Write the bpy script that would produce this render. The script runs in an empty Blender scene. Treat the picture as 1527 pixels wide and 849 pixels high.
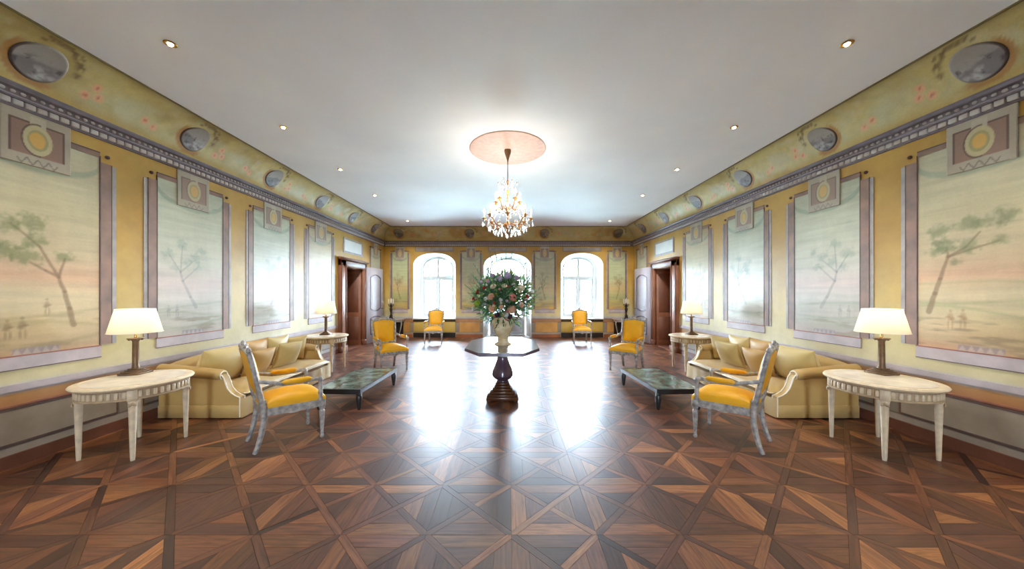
import bpy, bmesh, math, random
import numpy as np
from mathutils import Vector, Matrix

PI = math.pi
C = bpy.context.scene.collection
SC = bpy.context.scene

# ------------------------------------------------------------------ camera, world, exposure
W, D, Y0 = 4.43, 11.65, -5.0          # half width, back wall, wall behind the camera
ZC, ZT, ZB = 3.86, 3.41, 3.215        # ceiling, cornice top, cornice bottom
COVE = 0.40
cam = bpy.data.cameras.new('camera')
camo = bpy.data.objects.new('camera', cam); C.objects.link(camo)
camo.location = (0, 0, 1.55); camo.rotation_euler = (PI/2, 0, 0)
cam.sensor_width = 36; cam.lens = 36*490/1527
cam.shift_x = 5/1527; cam.shift_y = 13.5/1527; cam.clip_start = 0.05
SC.camera = camo
vs = SC.view_settings
vs.view_transform = 'Standard'; vs.look = 'None'; vs.gamma = 1; vs.use_curve_mapping = False
vs.exposure = 1.86
SC.cycles.use_denoising = True
SC.cycles.max_bounces = 10; SC.cycles.diffuse_bounces = 6; SC.cycles.glossy_bounces = 4
SC.cycles.transmission_bounces = 6; SC.cycles.transparent_max_bounces = 10
SC.cycles.sample_clamp_indirect = 40; SC.cycles.caustics_reflective = False; SC.cycles.caustics_refractive = False
SKY = 41.0
world = bpy.data.worlds.new('world'); SC.world = world; world.use_nodes = True
nt = world.node_tree; nt.nodes.clear()
n_out = nt.nodes.new('ShaderNodeOutputWorld'); n_bg = nt.nodes.new('ShaderNodeBackground')
n_tc = nt.nodes.new('ShaderNodeTexCoord'); n_sp = nt.nodes.new('ShaderNodeSeparateXYZ'); n_rp = nt.nodes.new('ShaderNodeValToRGB')
n_rp.color_ramp.elements[0].position = 0.0; n_rp.color_ramp.elements[0].color = (0.82, 0.90, 1.0, 1)
n_rp.color_ramp.elements[1].position = 0.7; n_rp.color_ramp.elements[1].color = (0.54, 0.73, 1.0, 1)
nt.links.new(n_tc.outputs['Generated'], n_sp.inputs[0]); nt.links.new(n_sp.outputs['Z'], n_rp.inputs[0])
nt.links.new(n_rp.outputs[0], n_bg.inputs[0]); n_bg.inputs[1].default_value = SKY
nt.links.new(n_bg.outputs[0], n_out.inputs[0])
WINX = (-2.63, -0.045, 2.60)          # window, french door, window
for i, x in enumerate(WINX):          # portals only guide the sampling of the sky through the openings
    l = bpy.data.lights.new('sky_portal', 'AREA'); l.shape = 'RECTANGLE'
    l.size = 1.45; l.size_y = 3.0 if i == 1 else 2.3; l.cycles.is_portal = True
    o = bpy.data.objects.new('sky_portal', l); C.objects.link(o)
    o.location = (x, D+0.76, 1.5 if i == 1 else 1.82); o.rotation_euler = (-PI/2, 0, 0)
FWX, FWZ0, FWZ1 = 0.45, 0.80, 2.50      # window in the wall behind the camera
l = bpy.data.lights.new('sky_portal', 'AREA'); l.shape = 'RECTANGLE'; l.size = 2*FWX; l.size_y = FWZ1-FWZ0; l.cycles.is_portal = True
o = bpy.data.objects.new('sky_portal', l); C.objects.link(o); o.location = (0, Y0-0.24, (FWZ0+FWZ1)/2); o.rotation_euler = (PI/2, 0, 0)
SPOT_W, BULB_W, LAMP_W = 25.0, 0.95, 0.95

# ------------------------------------------------------------------ helpers
rnd = random.Random(7)
def lin(c):
    return tuple(((v/255)/12.92 if v/255 <= 0.04045 else ((v/255+0.055)/1.055)**2.4) for v in c)
def npl(c): return np.array(lin(c))

def mat(name, col, rough=0.5, metal=0.0, spec=0.5, noise=None, bump=None, sheen=0, coat=0, trans=0, ior=1.45, col2=None):
    m = bpy.data.materials.new(name); m.use_nodes = True
    nt = m.node_tree; b = nt.nodes['Principled BSDF']; L = nt.links
    b.inputs['Base Color'].default_value = (*col, 1); b.inputs['Roughness'].default_value = rough
    b.inputs['Metallic'].default_value = metal; b.inputs['Specular IOR Level'].default_value = spec
    b.inputs['IOR'].default_value = ior
    if sheen: b.inputs['Sheen Weight'].default_value = sheen
    if coat: b.inputs['Coat Weight'].default_value = coat; b.inputs['Coat Roughness'].default_value = 0.1
    if trans: b.inputs['Transmission Weight'].default_value = trans
    if noise or bump:
        tc = nt.nodes.new('ShaderNodeTexCoord')
    if noise:
        n = nt.nodes.new('ShaderNodeTexNoise'); n.inputs['Scale'].default_value = noise[0]; n.inputs['Detail'].default_value = 5
        L.new(tc.outputs['Object'], n.inputs['Vector'])
        r = nt.nodes.new('ShaderNodeValToRGB'); a = noise[1]
        r.color_ramp.elements[0].position = 0.3; r.color_ramp.elements[1].position = 0.7
        c2 = col2 or tuple(v*(1-a) for v in col)
        r.color_ramp.elements[0].color = (*c2, 1); r.color_ramp.elements[1].color = (*(min(1, v*(1+a*0.6)) for v in col), 1)
        L.new(n.outputs[0], r.inputs[0]); L.new(r.outputs[0], b.inputs['Base Color'])
    if bump:
        n2 = nt.nodes.new('ShaderNodeTexNoise'); n2.inputs['Scale'].default_value = bump[0]; n2.inputs['Detail'].default_value = 3
        L.new(tc.outputs['Object'], n2.inputs['Vector'])
        bp = nt.nodes.new('ShaderNodeBump'); bp.inputs['Strength'].default_value = bump[1]; bp.inputs['Distance'].default_value = 0.01
        L.new(n2.outputs[0], bp.inputs['Height']); L.new(bp.outputs[0], b.inputs['Normal'])
    return m

def attr_mat(name, rough=0.45, spec=0.5, grain=0.0):
    m = bpy.data.materials.new(name); m.use_nodes = True
    nt = m.node_tree; b = nt.nodes['Principled BSDF']; L = nt.links
    a = nt.nodes.new('ShaderNodeAttribute'); a.attribute_name = 'paint'
    b.inputs['Roughness'].default_value = rough; b.inputs['Specular IOR Level'].default_value = spec
    if grain:
        tc = nt.nodes.new('ShaderNodeTexCoord'); n = nt.nodes.new('ShaderNodeTexNoise'); n.inputs['Scale'].default_value = 60
        n.inputs['Detail'].default_value = 4; L.new(tc.outputs['Object'], n.inputs['Vector'])
        r = nt.nodes.new('ShaderNodeMapRange'); r.inputs[1].default_value = 0.3; r.inputs[2].default_value = 0.7
        r.inputs[3].default_value = 1-grain; r.inputs[4].default_value = 1+grain; L.new(n.outputs[0], r.inputs[0])
        mx = nt.nodes.new('ShaderNodeMix'); mx.data_type = 'RGBA'; mx.blend_type = 'MULTIPLY'; mx.inputs[0].default_value = 1
        L.new(a.outputs['Color'], mx.inputs[6]); L.new(r.outputs[0], mx.inputs[7]); L.new(mx.outputs[2], b.inputs['Base Color'])
    else:
        L.new(a.outputs['Color'], b.inputs['Base Color'])
    return m

def emit_mat(name, col, strength):
    m = bpy.data.materials.new(name); m.use_nodes = True
    b = m.node_tree.nodes['Principled BSDF']; b.inputs['Base Color'].default_value = (*col, 1)
    b.inputs['Emission Color'].default_value = (*col, 1); b.inputs['Emission Strength'].default_value = strength
    return m

class MB:
    """Collects shapes into one mesh."""
    def __init__(s): s.v = []; s.f = []
    def add(s, vs, fs):
        b = len(s.v); s.v += [tuple(p) for p in vs]; s.f += [tuple(b+i for i in f) for f in fs]; return s
    def xf(s, M, start=0):
        for i in range(start, len(s.v)): s.v[i] = tuple(M @ Vector(s.v[i]))
        return s
    def box(s, x0, x1, y0, y1, z0, z1):
        v = [(x, y, z) for z in (z0, z1) for y in (y0, y1) for x in (x0, x1)]
        return s.add(v, [(0,2,3,1),(4,5,7,6),(0,1,5,4),(2,6,7,3),(0,4,6,2),(1,3,7,5)])
    def rbox(s, x0, x1, y0, y1, z0, z1, r=0.01, seg=2):
        bm = bmesh.new(); vs = [bm.verts.new(p) for p in [(x, y, z) for z in (z0, z1) for y in (y0, y1) for x in (x0, x1)]]
        for f in [(0,2,3,1),(4,5,7,6),(0,1,5,4),(2,6,7,3),(0,4,6,2),(1,3,7,5)]: bm.faces.new([vs[i] for i in f])
        bmesh.ops.bevel(bm, geom=bm.edges[:], offset=r, segments=seg, affect='EDGES', profile=0.5)
        bm.verts.index_update(); s.add([v.co for v in bm.verts], [[v.index for v in f.verts] for f in bm.faces]); bm.free(); return s
    def prism(s, poly, axis, a, b):
        """poly in the two other axes (in order), extruded along axis from a to b."""
        n = len(poly)
        def P(p, t):
            return (t, p[0], p[1]) if axis == 'x' else (p[0], t, p[1]) if axis == 'y' else (p[0], p[1], t)
        v = [P(p, a) for p in poly]+[P(p, b) for p in poly]
        return s.add(v, [tuple(range(n))[::-1], tuple(range(n, 2*n))]+[(i, (i+1) % n, n+(i+1) % n, n+i) for i in range(n)])
    def lathe(s, prof, n=20, c=(0, 0, 0), flute=None):
        v = []; f = []
        for r, z in prof:
            for k in range(n):
                a = 2*PI*k/n; rr = r
                if flute and flute[1] <= z <= flute[2]: rr = r*(1-flute[0]*(0.5+0.5*math.cos(a*flute[3])))
                v.append((c[0]+rr*math.cos(a), c[1]+rr*math.sin(a), c[2]+z))
        m = len(prof)
        for j in range(m-1):
            for k in range(n): f.append((j*n+k, j*n+(k+1) % n, (j+1)*n+(k+1) % n, (j+1)*n+k))
        f.append(tuple(range(n))[::-1]); f.append(tuple((m-1)*n+k for k in range(n)))
        return s.add(v, f)
    def tube(s, pts, rad, n=8, flat=1.0):
        pts = [Vector(p) for p in pts]
        if not hasattr(rad, '__len__'): rad = [rad]*len(pts)
        v = []; f = []; up = None
        for i, p in enumerate(pts):
            t = (pts[min(i+1, len(pts)-1)]-pts[max(i-1, 0)]).normalized()
            if up is None:
                up = Vector((0, 0, 1)) if abs(t.z) < 0.9 else Vector((0, 1, 0))
            sd = t.cross(up); sd.normalize(); u = sd.cross(t).normalized(); up = u
            for k in range(n):
                a = 2*PI*k/n; q = p+sd*math.cos(a)*rad[i]*flat+u*math.sin(a)*rad[i]; v.append(q)
        m = len(pts)
        for j in range(m-1):
            for k in range(n): f.append((j*n+k, j*n+(k+1) % n, (j+1)*n+(k+1) % n, (j+1)*n+k))
        f.append(tuple(range(n))[::-1]); f.append(tuple((m-1)*n+k for k in range(n)))
        return s.add(v, f)
    def ball(s, c, r, nu=10, nv=6):
        rx, ry, rz = r if hasattr(r, '__len__') else (r, r, r)
        v = [(c[0], c[1], c[2]-rz)]; f = []
        for j in range(1, nv):
            t = -PI/2+PI*j/nv
            for k in range(nu):
                a = 2*PI*k/nu; v.append((c[0]+rx*math.cos(t)*math.cos(a), c[1]+ry*math.cos(t)*math.sin(a), c[2]+rz*math.sin(t)))
        v.append((c[0], c[1], c[2]+rz)); top = len(v)-1
        for k in range(nu): f.append((0, 1+(k+1) % nu, 1+k)); f.append((top, 1+(nv-2)*nu+k, 1+(nv-2)*nu+(k+1) % nu))
        for j in range(nv-2):
            for k in range(nu): f.append((1+j*nu+k, 1+j*nu+(k+1) % nu, 1+(j+1)*nu+(k+1) % nu, 1+(j+1)*nu+k))
        return s.add(v, f)
    def pillow(s, w, h, t, n=12, ear=0.07, p=0.42, M=None):
        st = len(s.v); v = []; f = []
        for sgn in (1, -1):
            b = len(v)
            for j in range(n+1):
                for i in range(n+1):
                    u = math.sin((2*i/n-1)*PI/2); q = math.sin((2*j/n-1)*PI/2)
                    x = w/2*u*(1-ear*(1-q*q)); y = h/2*q*(1-ear*(1-u*u))
                    z = sgn*t/2*max(0, (1-u*u)*(1-q*q))**p
                    v.append((x, y, z))
            for j in range(n):
                for i in range(n):
                    q4 = (b+j*(n+1)+i, b+j*(n+1)+i+1, b+(j+1)*(n+1)+i+1, b+(j+1)*(n+1)+i)
                    f.append(q4 if sgn > 0 else q4[::-1])
        s.add(v, f)
        if M: s.xf(M, st)
        return s
    def build(s, name, m, parent=None, smooth=True, merge=True, ang=0.95, **props):
        me = bpy.data.meshes.new(name); me.from_pydata(s.v, [], s.f)
        bm = bmesh.new(); bm.from_mesh(me)
        if merge: bmesh.ops.remove_doubles(bm, verts=bm.verts, dist=1e-5)
        bmesh.ops.recalc_face_normals(bm, faces=bm.faces); bm.to_mesh(me); bm.free()
        if smooth: me.shade_smooth(); me.set_sharp_from_angle(angle=ang)
        me.materials.append(m)
        o = bpy.data.objects.new(name, me); C.objects.link(o)
        if parent: o.parent = parent
        for k, x in props.items(): o[k] = x
        return o

def thing(name, label, cat, loc=(0, 0, 0), rz=0, group=None):
    o = bpy.data.objects.new(name, None); C.objects.link(o); o.empty_display_size = 0.1
    o.location = loc; o.rotation_euler = (0, 0, rz); o['label'] = label; o['category'] = cat
    if group: o['group'] = group
    return o
def tag(o, label, cat, group=None):
    o['label'] = label; o['category'] = cat
    if group: o['group'] = group
    return o
def part_copy(o, parent, loc=None, rot=None):
    c = o.copy(); C.objects.link(c); c.parent = parent
    if loc is not None: c.location = loc
    if rot is not None: c.rotation_euler = rot
    return c
def dup(root, loc, rz, label):
    r = root.copy(); C.objects.link(r); r.location = loc; r.rotation_euler = (0, 0, rz); r['label'] = label
    for ch in list(root.children):
        c = ch.copy(); C.objects.link(c); c.parent = r
        for g in ch.children:
            d = g.copy(); C.objects.link(d); d.parent = c
    return r
def empty_struct(name):
    o = bpy.data.objects.new(name, None); C.objects.link(o); o.empty_display_size = 0.1; o['kind'] = 'structure'; return o

def vnoise(u, v, scale, seed):
    r = np.random.RandomState(seed); g = r.rand(67, 71)
    x = u*scale+1000; y = v*scale+1000
    xi = np.floor(x).astype(int); yi = np.floor(y).astype(int); fx = x-xi; fy = y-yi
    fx = fx*fx*(3-2*fx); fy = fy*fy*(3-2*fy)
    a = g[yi % 67, xi % 71]; b = g[yi % 67, (xi+1) % 71]; c = g[(yi+1) % 67, xi % 71]; d = g[(yi+1) % 67, (xi+1) % 71]
    return (a*(1-fx)+b*fx)*(1-fy)+(c*(1-fx)+d*fx)*fy
def fbm(u, v, scale, seed, octv=4):
    t = 0; amp = 1; tot = 0
    for k in range(octv): t = t+amp*vnoise(u, v, scale*2**k, seed+k*13); tot += amp; amp *= 0.55
    return t/tot
def smooth(e0, e1, x):
    t = np.clip((x-e0)/(e1-e0), 0, 1); return t*t*(3-2*t)
def blend(col, c, a): return col*(1-a[..., None])+np.asarray(c)*a[..., None]
def segdist(u, v, p, q):
    px, py = p; qx, qy = q; dx, dy = qx-px, qy-py; L = dx*dx+dy*dy+1e-9
    t = np.clip(((u-px)*dx+(v-py)*dy)/L, 0, 1)
    return np.hypot(u-px-t*dx, v-py-t*dy), t

def paint_grid(name, pos, col, m, parent, skirt=None, flip=False, smooth_sh=True):
    """pos (nv,nu,3) vertices, col (nv,nu,3) linear colours -> one painted sheet; skirt = vector to close its edges."""
    nv, nu, _ = pos.shape
    co = pos.reshape(-1, 3); cc = np.ones((nv*nu, 4)); cc[:, :3] = np.clip(col.reshape(-1, 3), 0, 1)
    idx = np.arange(nv*nu).reshape(nv, nu)
    q = np.stack([idx[:-1, :-1], idx[:-1, 1:], idx[1:, 1:], idx[1:, :-1]], -1).reshape(-1, 4)
    if flip: q = q[:, ::-1]
    if skirt is not None:
        rim = np.concatenate([idx[0, :-1], idx[:-1, -1], idx[-1, :0:-1], idx[:0:-1, 0]])
        base = co[rim]+np.array(skirt); k = len(rim); b0 = len(co)
        co = np.concatenate([co, base]); cc = np.concatenate([cc, cc[rim]*np.array([.8, .8, .8, 1])])
        nx = np.roll(np.arange(k), -1)
        sq = np.stack([rim, b0+np.arange(k), b0+nx, rim[nx]], -1)
        if flip: sq = sq[:, ::-1]
        q = np.concatenate([q, sq])
    me = bpy.data.meshes.new(name)
    me.vertices.add(len(co)); me.vertices.foreach_set('co', co.astype(np.float32).ravel())
    me.loops.add(q.size); me.loops.foreach_set('vertex_index', q.astype(np.int32).ravel())
    me.polygons.add(len(q)); me.polygons.foreach_set('loop_start', np.arange(0, q.size, 4, dtype=np.int32))
    me.update(calc_edges=True)
    a = me.color_attributes.new('paint', 'FLOAT_COLOR', 'POINT'); a.data.foreach_set('color', cc.astype(np.float32).ravel())
    if smooth_sh and skirt is None: me.shade_smooth()
    me.materials.append(m)
    o = bpy.data.objects.new(name, me); C.objects.link(o)
    if parent: o.parent = parent
    return o

# ------------------------------------------------------------------ materials
def wall_material():
    m = bpy.data.materials.new('ochre_limewash'); m.use_nodes = True
    nt = m.node_tree; b = nt.nodes['Principled BSDF']; L = nt.links
    g = nt.nodes.new('ShaderNodeNewGeometry'); sp = nt.nodes.new('ShaderNodeSeparateXYZ'); L.new(g.outputs['Position'], sp.inputs[0])
    n = nt.nodes.new('ShaderNodeTexNoise'); n.inputs['Scale'].default_value = 1.6; n.inputs['Detail'].default_value = 6; n.inputs['Roughness'].default_value = 0.65
    L.new(g.outputs['Position'], n.inputs['Vector'])
    w = nt.nodes.new('ShaderNodeMath'); w.operation = 'MULTIPLY_ADD'; w.inputs[1].default_value = 0.03; L.new(n.outputs[0], w.inputs[0]); L.new(sp.outputs['Z'], w.inputs[2])
    mr = nt.nodes.new('ShaderNodeMapRange'); mr.inputs[1].default_value = 0; mr.inputs[2].default_value = 3.5; L.new(w.outputs[0], mr.inputs[0])
    r = nt.nodes.new('ShaderNodeValToRGB'); cr = r.color_ramp; L.new(mr.outputs[0], r.inputs[0])
    st = [(0.0, (172, 160, 145)), (0.195, (176, 166, 152)), (0.20, (92, 62, 55)), (0.215, (150, 140, 125)), (0.53, (160, 148, 126)), (0.545, (120, 60, 40)),
          (0.56, (184, 128, 84)), (0.66, (196, 148, 92)), (0.685, (188, 186, 186)), (0.745, (205, 204, 196)), (0.77, (222, 212, 170)), (0.95, (220, 206, 150)),
          (1.5, (214, 182, 98)), (2.4, (200, 156, 66)), (3.3, (210, 168, 76))]
    while len(cr.elements) < len(st): cr.elements.new(0.5)
    for e, (z, c) in zip(cr.elements, st): e.position = z/3.5; e.color = (*lin(c), 1)
    mx = nt.nodes.new('ShaderNodeMix'); mx.data_type = 'RGBA'; mx.blend_type = 'MULTIPLY'; mx.inputs[0].default_value = 0.9
    r2 = nt.nodes.new('ShaderNodeValToRGB'); r2.color_ramp.elements[0].position = 0.32; r2.color_ramp.elements[0].color = (0.62, 0.60, 0.58, 1)
    r2.color_ramp.elements[1].position = 0.62; r2.color_ramp.elements[1].color = (0.84, 0.84, 0.86, 1); L.new(n.outputs[0], r2.inputs[0])
    L.new(r.outputs[0], mx.inputs[6]); L.new(r2.outputs[0], mx.inputs[7]); L.new(mx.outputs[2], b.inputs['Base Color'])
    b.inputs['Roughness'].default_value = 0.42; b.inputs['Specular IOR Level'].default_value = 0.5
    bp = nt.nodes.new('ShaderNodeBump'); bp.inputs['Strength'].default_value = 0.15; bp.inputs['Distance'].default_value = 0.01
    n3 = nt.nodes.new('ShaderNodeTexNoise'); n3.inputs['Scale'].default_value = 9; L.new(g.outputs['Position'], n3.inputs['Vector'])
    L.new(n3.outputs[0], bp.inputs['Height']); L.new(bp.outputs[0], b.inputs['Normal'])
    return m
def ceiling_material():
    m = bpy.data.materials.new('white_ceiling_plaster'); m.use_nodes = True
    nt = m.node_tree; b = nt.nodes['Principled BSDF']; L = nt.links
    g = nt.nodes.new('ShaderNodeNewGeometry')
    n = nt.nodes.new('ShaderNodeTexNoise'); n.inputs['Scale'].default_value = 0.7; n.inputs['Detail'].default_value = 5
    L.new(g.outputs['Position'], n.inputs['Vector'])
    r = nt.nodes.new('ShaderNodeValToRGB'); r.color_ramp.elements[0].position = 0.3; r.color_ramp.elements[1].position = 0.7
    r.color_ramp.elements[0].color = (0.78, 0.79, 0.86, 1); r.color_ramp.elements[1].color = (0.87, 0.88, 0.94, 1); L.new(n.outputs[0], r.inputs[0])
    # old damp stain in front of the ceiling rose
    vd = nt.nodes.new('ShaderNodeVectorMath'); vd.operation = 'SUBTRACT'; vd.inputs[1].default_value = (-0.02, 3.75, ZC); L.new(g.outputs['Position'], vd.inputs[0])
    vm = nt.nodes.new('ShaderNodeVectorMath'); vm.operation = 'MULTIPLY'; vm.inputs[1].default_value = (2.6, 1.3, 0); L.new(vd.outputs[0], vm.inputs[0])
    vl = nt.nodes.new('ShaderNodeVectorMath'); vl.operation = 'LENGTH'; L.new(vm.outputs[0], vl.inputs[0])
    mr = nt.nodes.new('ShaderNodeMapRange'); mr.interpolation_type = 'SMOOTHSTEP'; mr.inputs[1].default_value = 0.0; mr.inputs[2].default_value = 1.0; mr.inputs[3].default_value = 0.4; mr.inputs[4].default_value = 0
    L.new(vl.outputs['Value'], mr.inputs[0])
    mx = nt.nodes.new('ShaderNodeMix'); mx.data_type = 'RGBA'; L.new(mr.outputs[0], mx.inputs[0]); L.new(r.outputs[0], mx.inputs[6]); mx.inputs[7].default_value = (0.60, 0.50, 0.46, 1)
    L.new(mx.outputs[2], b.inputs['Base Color']); b.inputs['Roughness'].default_value = 0.7
    return m
def parquet_material():
    m = bpy.data.materials.new('oiled_oak_parquet'); m.use_nodes = True
    nt = m.node_tree; b = nt.nodes['Principled BSDF']; L = nt.links
    uv = nt.nodes.new('ShaderNodeUVMap'); uv.uv_map = 'grain'
    mp = nt.nodes.new('ShaderNodeMapping'); mp.inputs['Scale'].default_value = (1.4, 16, 1); L.new(uv.outputs[0], mp.inputs[0])
    n = nt.nodes.new('ShaderNodeTexNoise'); n.inputs['Scale'].default_value = 3.2; n.inputs['Detail'].default_value = 6; n.inputs['Roughness'].default_value = 0.6; n.inputs['Distortion'].default_value = 0.6
    L.new(mp.outputs[0], n.inputs['Vector'])
    a = nt.nodes.new('ShaderNodeAttribute'); a.attribute_name = 'tone'
    r = nt.nodes.new('ShaderNodeValToRGB'); r.color_ramp.elements[0].position = 0.3; r.color_ramp.elements[0].color = (0.42, 0.38, 0.36, 1)
    r.color_ramp.elements[1].position = 0.72; r.color_ramp.elements[1].color = (1.45, 1.4, 1.3, 1); L.new(n.outputs[0], r.inputs[0])
    mx = nt.nodes.new('ShaderNodeMix'); mx.data_type = 'RGBA'; mx.blend_type = 'MULTIPLY'; mx.inputs[0].default_value = 1
    L.new(a.outputs['Color'], mx.inputs[6]); L.new(r.outputs[0], mx.inputs[7]); L.new(mx.outputs[2], b.inputs['Base Color'])
    mr = nt.nodes.new('ShaderNodeMapRange'); mr.inputs[3].default_value = 0.28; mr.inputs[4].default_value = 0.50; L.new(n.outputs[0], mr.inputs[0])
    L.new(mr.outputs[0], b.inputs['Roughness']); b.inputs['Specular IOR Level'].default_value = 0.75
    g = nt.nodes.new('ShaderNodeNewGeometry'); n2 = nt.nodes.new('ShaderNodeTexNoise'); n2.inputs['Scale'].default_value = 5; n2.inputs['Detail'].default_value = 3
    L.new(g.outputs['Position'], n2.inputs['Vector'])
    bp = nt.nodes.new('ShaderNodeBump'); bp.inputs['Strength'].default_value = 0.12; bp.inputs['Distance'].default_value = 0.01; L.new(n2.outputs[0], bp.inputs['Height'])
    L.new(bp.outputs[0], b.inputs['Normal'])
    return m
M_wall = wall_material(); M_ceil = ceiling_material(); M_parq = parquet_material()
M_paint = attr_mat('fresco_paint', 0.38, 0.5, 0.035); M_cove = attr_mat('cove_paint', 0.55, 0.5, 0.05)
M_under = mat('dark_joint', (0.012, 0.008, 0.006), 0.8)
M_mauve = mat('mauve_grey_plaster', lin((142, 134, 142)), 0.55, noise=(6, 0.2))
M_mauved = mat('dark_mauve_plaster', lin((116, 106, 114)), 0.6, noise=(6, 0.2))
M_pale = mat('pale_grey_plaster', lin((184, 176, 174)), 0.55, noise=(9, 0.15))
M_brownf = mat('faded_brown_paint', lin((150, 120, 106)), 0.45, noise=(5, 0.25), col2=lin((122, 104, 96)))
M_greyf = mat('grey_line_paint', lin((168, 162, 158)), 0.45, noise=(7, 0.22))
M_darkf = mat('dark_line_paint', lin((104, 84, 80)), 0.5, noise=(9, 0.3))
M_sill = mat('lavender_grey_paint', lin((180, 169, 172)), 0.45, noise=(5, 0.18))
M_redl = mat('red_brown_line', lin((150, 100, 84)), 0.5, noise=(9, 0.2))
M_dado = mat('grey_beige_dado', lin((158, 148, 132)), 0.5, noise=(2.2, 0.28), col2=lin((136, 122, 104)))
M_dadoo = mat('orange_ochre_dado', lin((196, 146, 78)), 0.5, noise=(3, 0.2))
M_base = mat('red_brown_baseboard', lin((112, 72, 56)), 0.4, noise=(4, 0.25))
M_white = mat('white_painted_wood', (0.60, 0.65, 0.67), 0.4)
M_reveal = mat('white_lime_plaster', (0.78, 0.80, 0.80), 0.6, noise=(3, 0.06))
M_doorgrey = mat('pale_lilac_door_paint', lin((176, 172, 182)), 0.4, noise=(3, 0.1))
M_doorline = mat('dark_lilac_moulding', lin((92, 80, 98)), 0.4)
M_wood = mat('brown_door_wood', lin((146, 96, 70)), 0.4, noise=(3, 0.22))
M_woodd = mat('dark_brown_door_wood', lin((118, 76, 58)), 0.45, noise=(3, 0.22))
M_iron = mat('aged_bronze', lin((124, 98, 74)), 0.42, 0.35, noise=(14, 0.35))
M_dark = mat('blackened_iron', lin((52, 44, 38)), 0.45, 0.5)
M_gold = mat('aged_gilt_brass', lin((176, 120, 62)), 0.35, 0.75, noise=(20, 0.25))
M_brass = mat('polished_brass_trim', lin((190, 150, 80)), 0.25, 0.9)
M_yellow = mat('golden_yellow_silk', lin((236, 174, 30)), 0.42, spec=0.45, noise=(6, 0.08), bump=(90, 0.06))
M_frame = mat('silvered_carved_wood', lin((176, 171, 164)), 0.38, 0.1, noise=(22, 0.42), bump=(60, 0.5), col2=lin((124, 122, 124)))
M_sofa = mat('gold_beige_sofa_fabric', lin((196, 164, 102)), 0.40, spec=0.6, noise=(5, 0.07), bump=(120, 0.05), sheen=0.2)
M_pipe = mat('cream_piping_glare_white', lin((246, 240, 222)), 0.5)  # near-white base colour carries the window glare on the sofa piping
M_cush = mat('pale_gold_cushion_fabric', lin((210, 186, 124)), 0.45, noise=(5, 0.08), bump=(120, 0.05), sheen=0.25)
M_cush2 = mat('brown_gold_cushion_fabric', lin((196, 154, 84)), 0.5, noise=(5, 0.1), bump=(120, 0.05), sheen=0.2)
M_cream = mat('cream_limed_wood', lin((226, 208, 178)), 0.45, noise=(18, 0.16), bump=(40, 0.15))
M_creamd = mat('worn_tan_wood', lin((188, 166, 136)), 0.5, noise=(16, 0.2))
M_marble = mat('veined_cream_marble', lin((232, 220, 200)), 0.25, noise=(7, 0.14))
M_green = mat('dark_green_marble', lin((116, 138, 126)), 0.16, noise=(9, 0.45), col2=lin((52, 70, 62)))
M_black = mat('black_lacquer', (0.016, 0.018, 0.020), 0.34, spec=0.8)
M_tablew = mat('polished_walnut_sky_tint', lin((92, 74, 90)), 0.24, noise=(4, 0.3), coat=0.5)  # plum tint puts the sky's reflection into the base colour
M_tablew2 = mat('worn_brown_walnut', lin((92, 56, 34)), 0.3, noise=(6, 0.3))
M_urn = mat('cream_ochre_urn_glaze', lin((238, 226, 196)), 0.35, noise=(8, 0.2), col2=lin((206, 178, 124)))
M_crystal = mat('cut_crystal', (0.95, 0.95, 0.97), 0.03, trans=0.85, ior=1.5)
M_candle = mat('ivory_candle_tube', lin((236, 214, 176)), 0.5)
M_wax = mat('white_wax', lin((240, 236, 226)), 0.5)
M_bulb = emit_mat('candle_bulb_glow', (1.0, 0.80, 0.50), 30)
M_lens = emit_mat('spot_lens_glow', (1.0, 0.88, 0.62), 40)
def shade_material():
    m = bpy.data.materials.new('cream_lampshade_silk'); m.use_nodes = True
    nt = m.node_tree; nt.nodes.clear(); L = nt.links
    o = nt.nodes.new('ShaderNodeOutputMaterial'); d = nt.nodes.new('ShaderNodeBsdfDiffuse'); t = nt.nodes.new('ShaderNodeBsdfTranslucent'); mx = nt.nodes.new('ShaderNodeMixShader')
    d.inputs[0].default_value = (0.88, 0.84, 0.74, 1); t.inputs[0].default_value = (0.94, 0.88, 0.76, 1); mx.inputs[0].default_value = 0.55
    L.new(d.outputs[0], mx.inputs[1]); L.new(t.outputs[0], mx.inputs[2]); L.new(mx.outputs[0], o.inputs[0]); return m
M_shade = shade_material()
def glass_material():
    m = bpy.data.materials.new('window_glass'); m.use_nodes = True
    nt = m.node_tree; nt.nodes.clear(); L = nt.links
    o = nt.nodes.new('ShaderNodeOutputMaterial'); t = nt.nodes.new('ShaderNodeBsdfTransparent'); g = nt.nodes.new('ShaderNodeBsdfGlossy'); mx = nt.nodes.new('ShaderNodeMixShader'); fr = nt.nodes.new('ShaderNodeFresnel')
    t.inputs[0].default_value = (0.93, 0.96, 0.97, 1); g.inputs['Roughness'].default_value = 0.02; fr.inputs[0].default_value = 1.45
    L.new(fr.outputs[0], mx.inputs[0]); L.new(t.outputs[0], mx.inputs[1]); L.new(g.outputs[0], mx.inputs[2]); L.new(mx.outputs[0], o.inputs[0]); return m
M_glass = glass_material()

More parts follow.
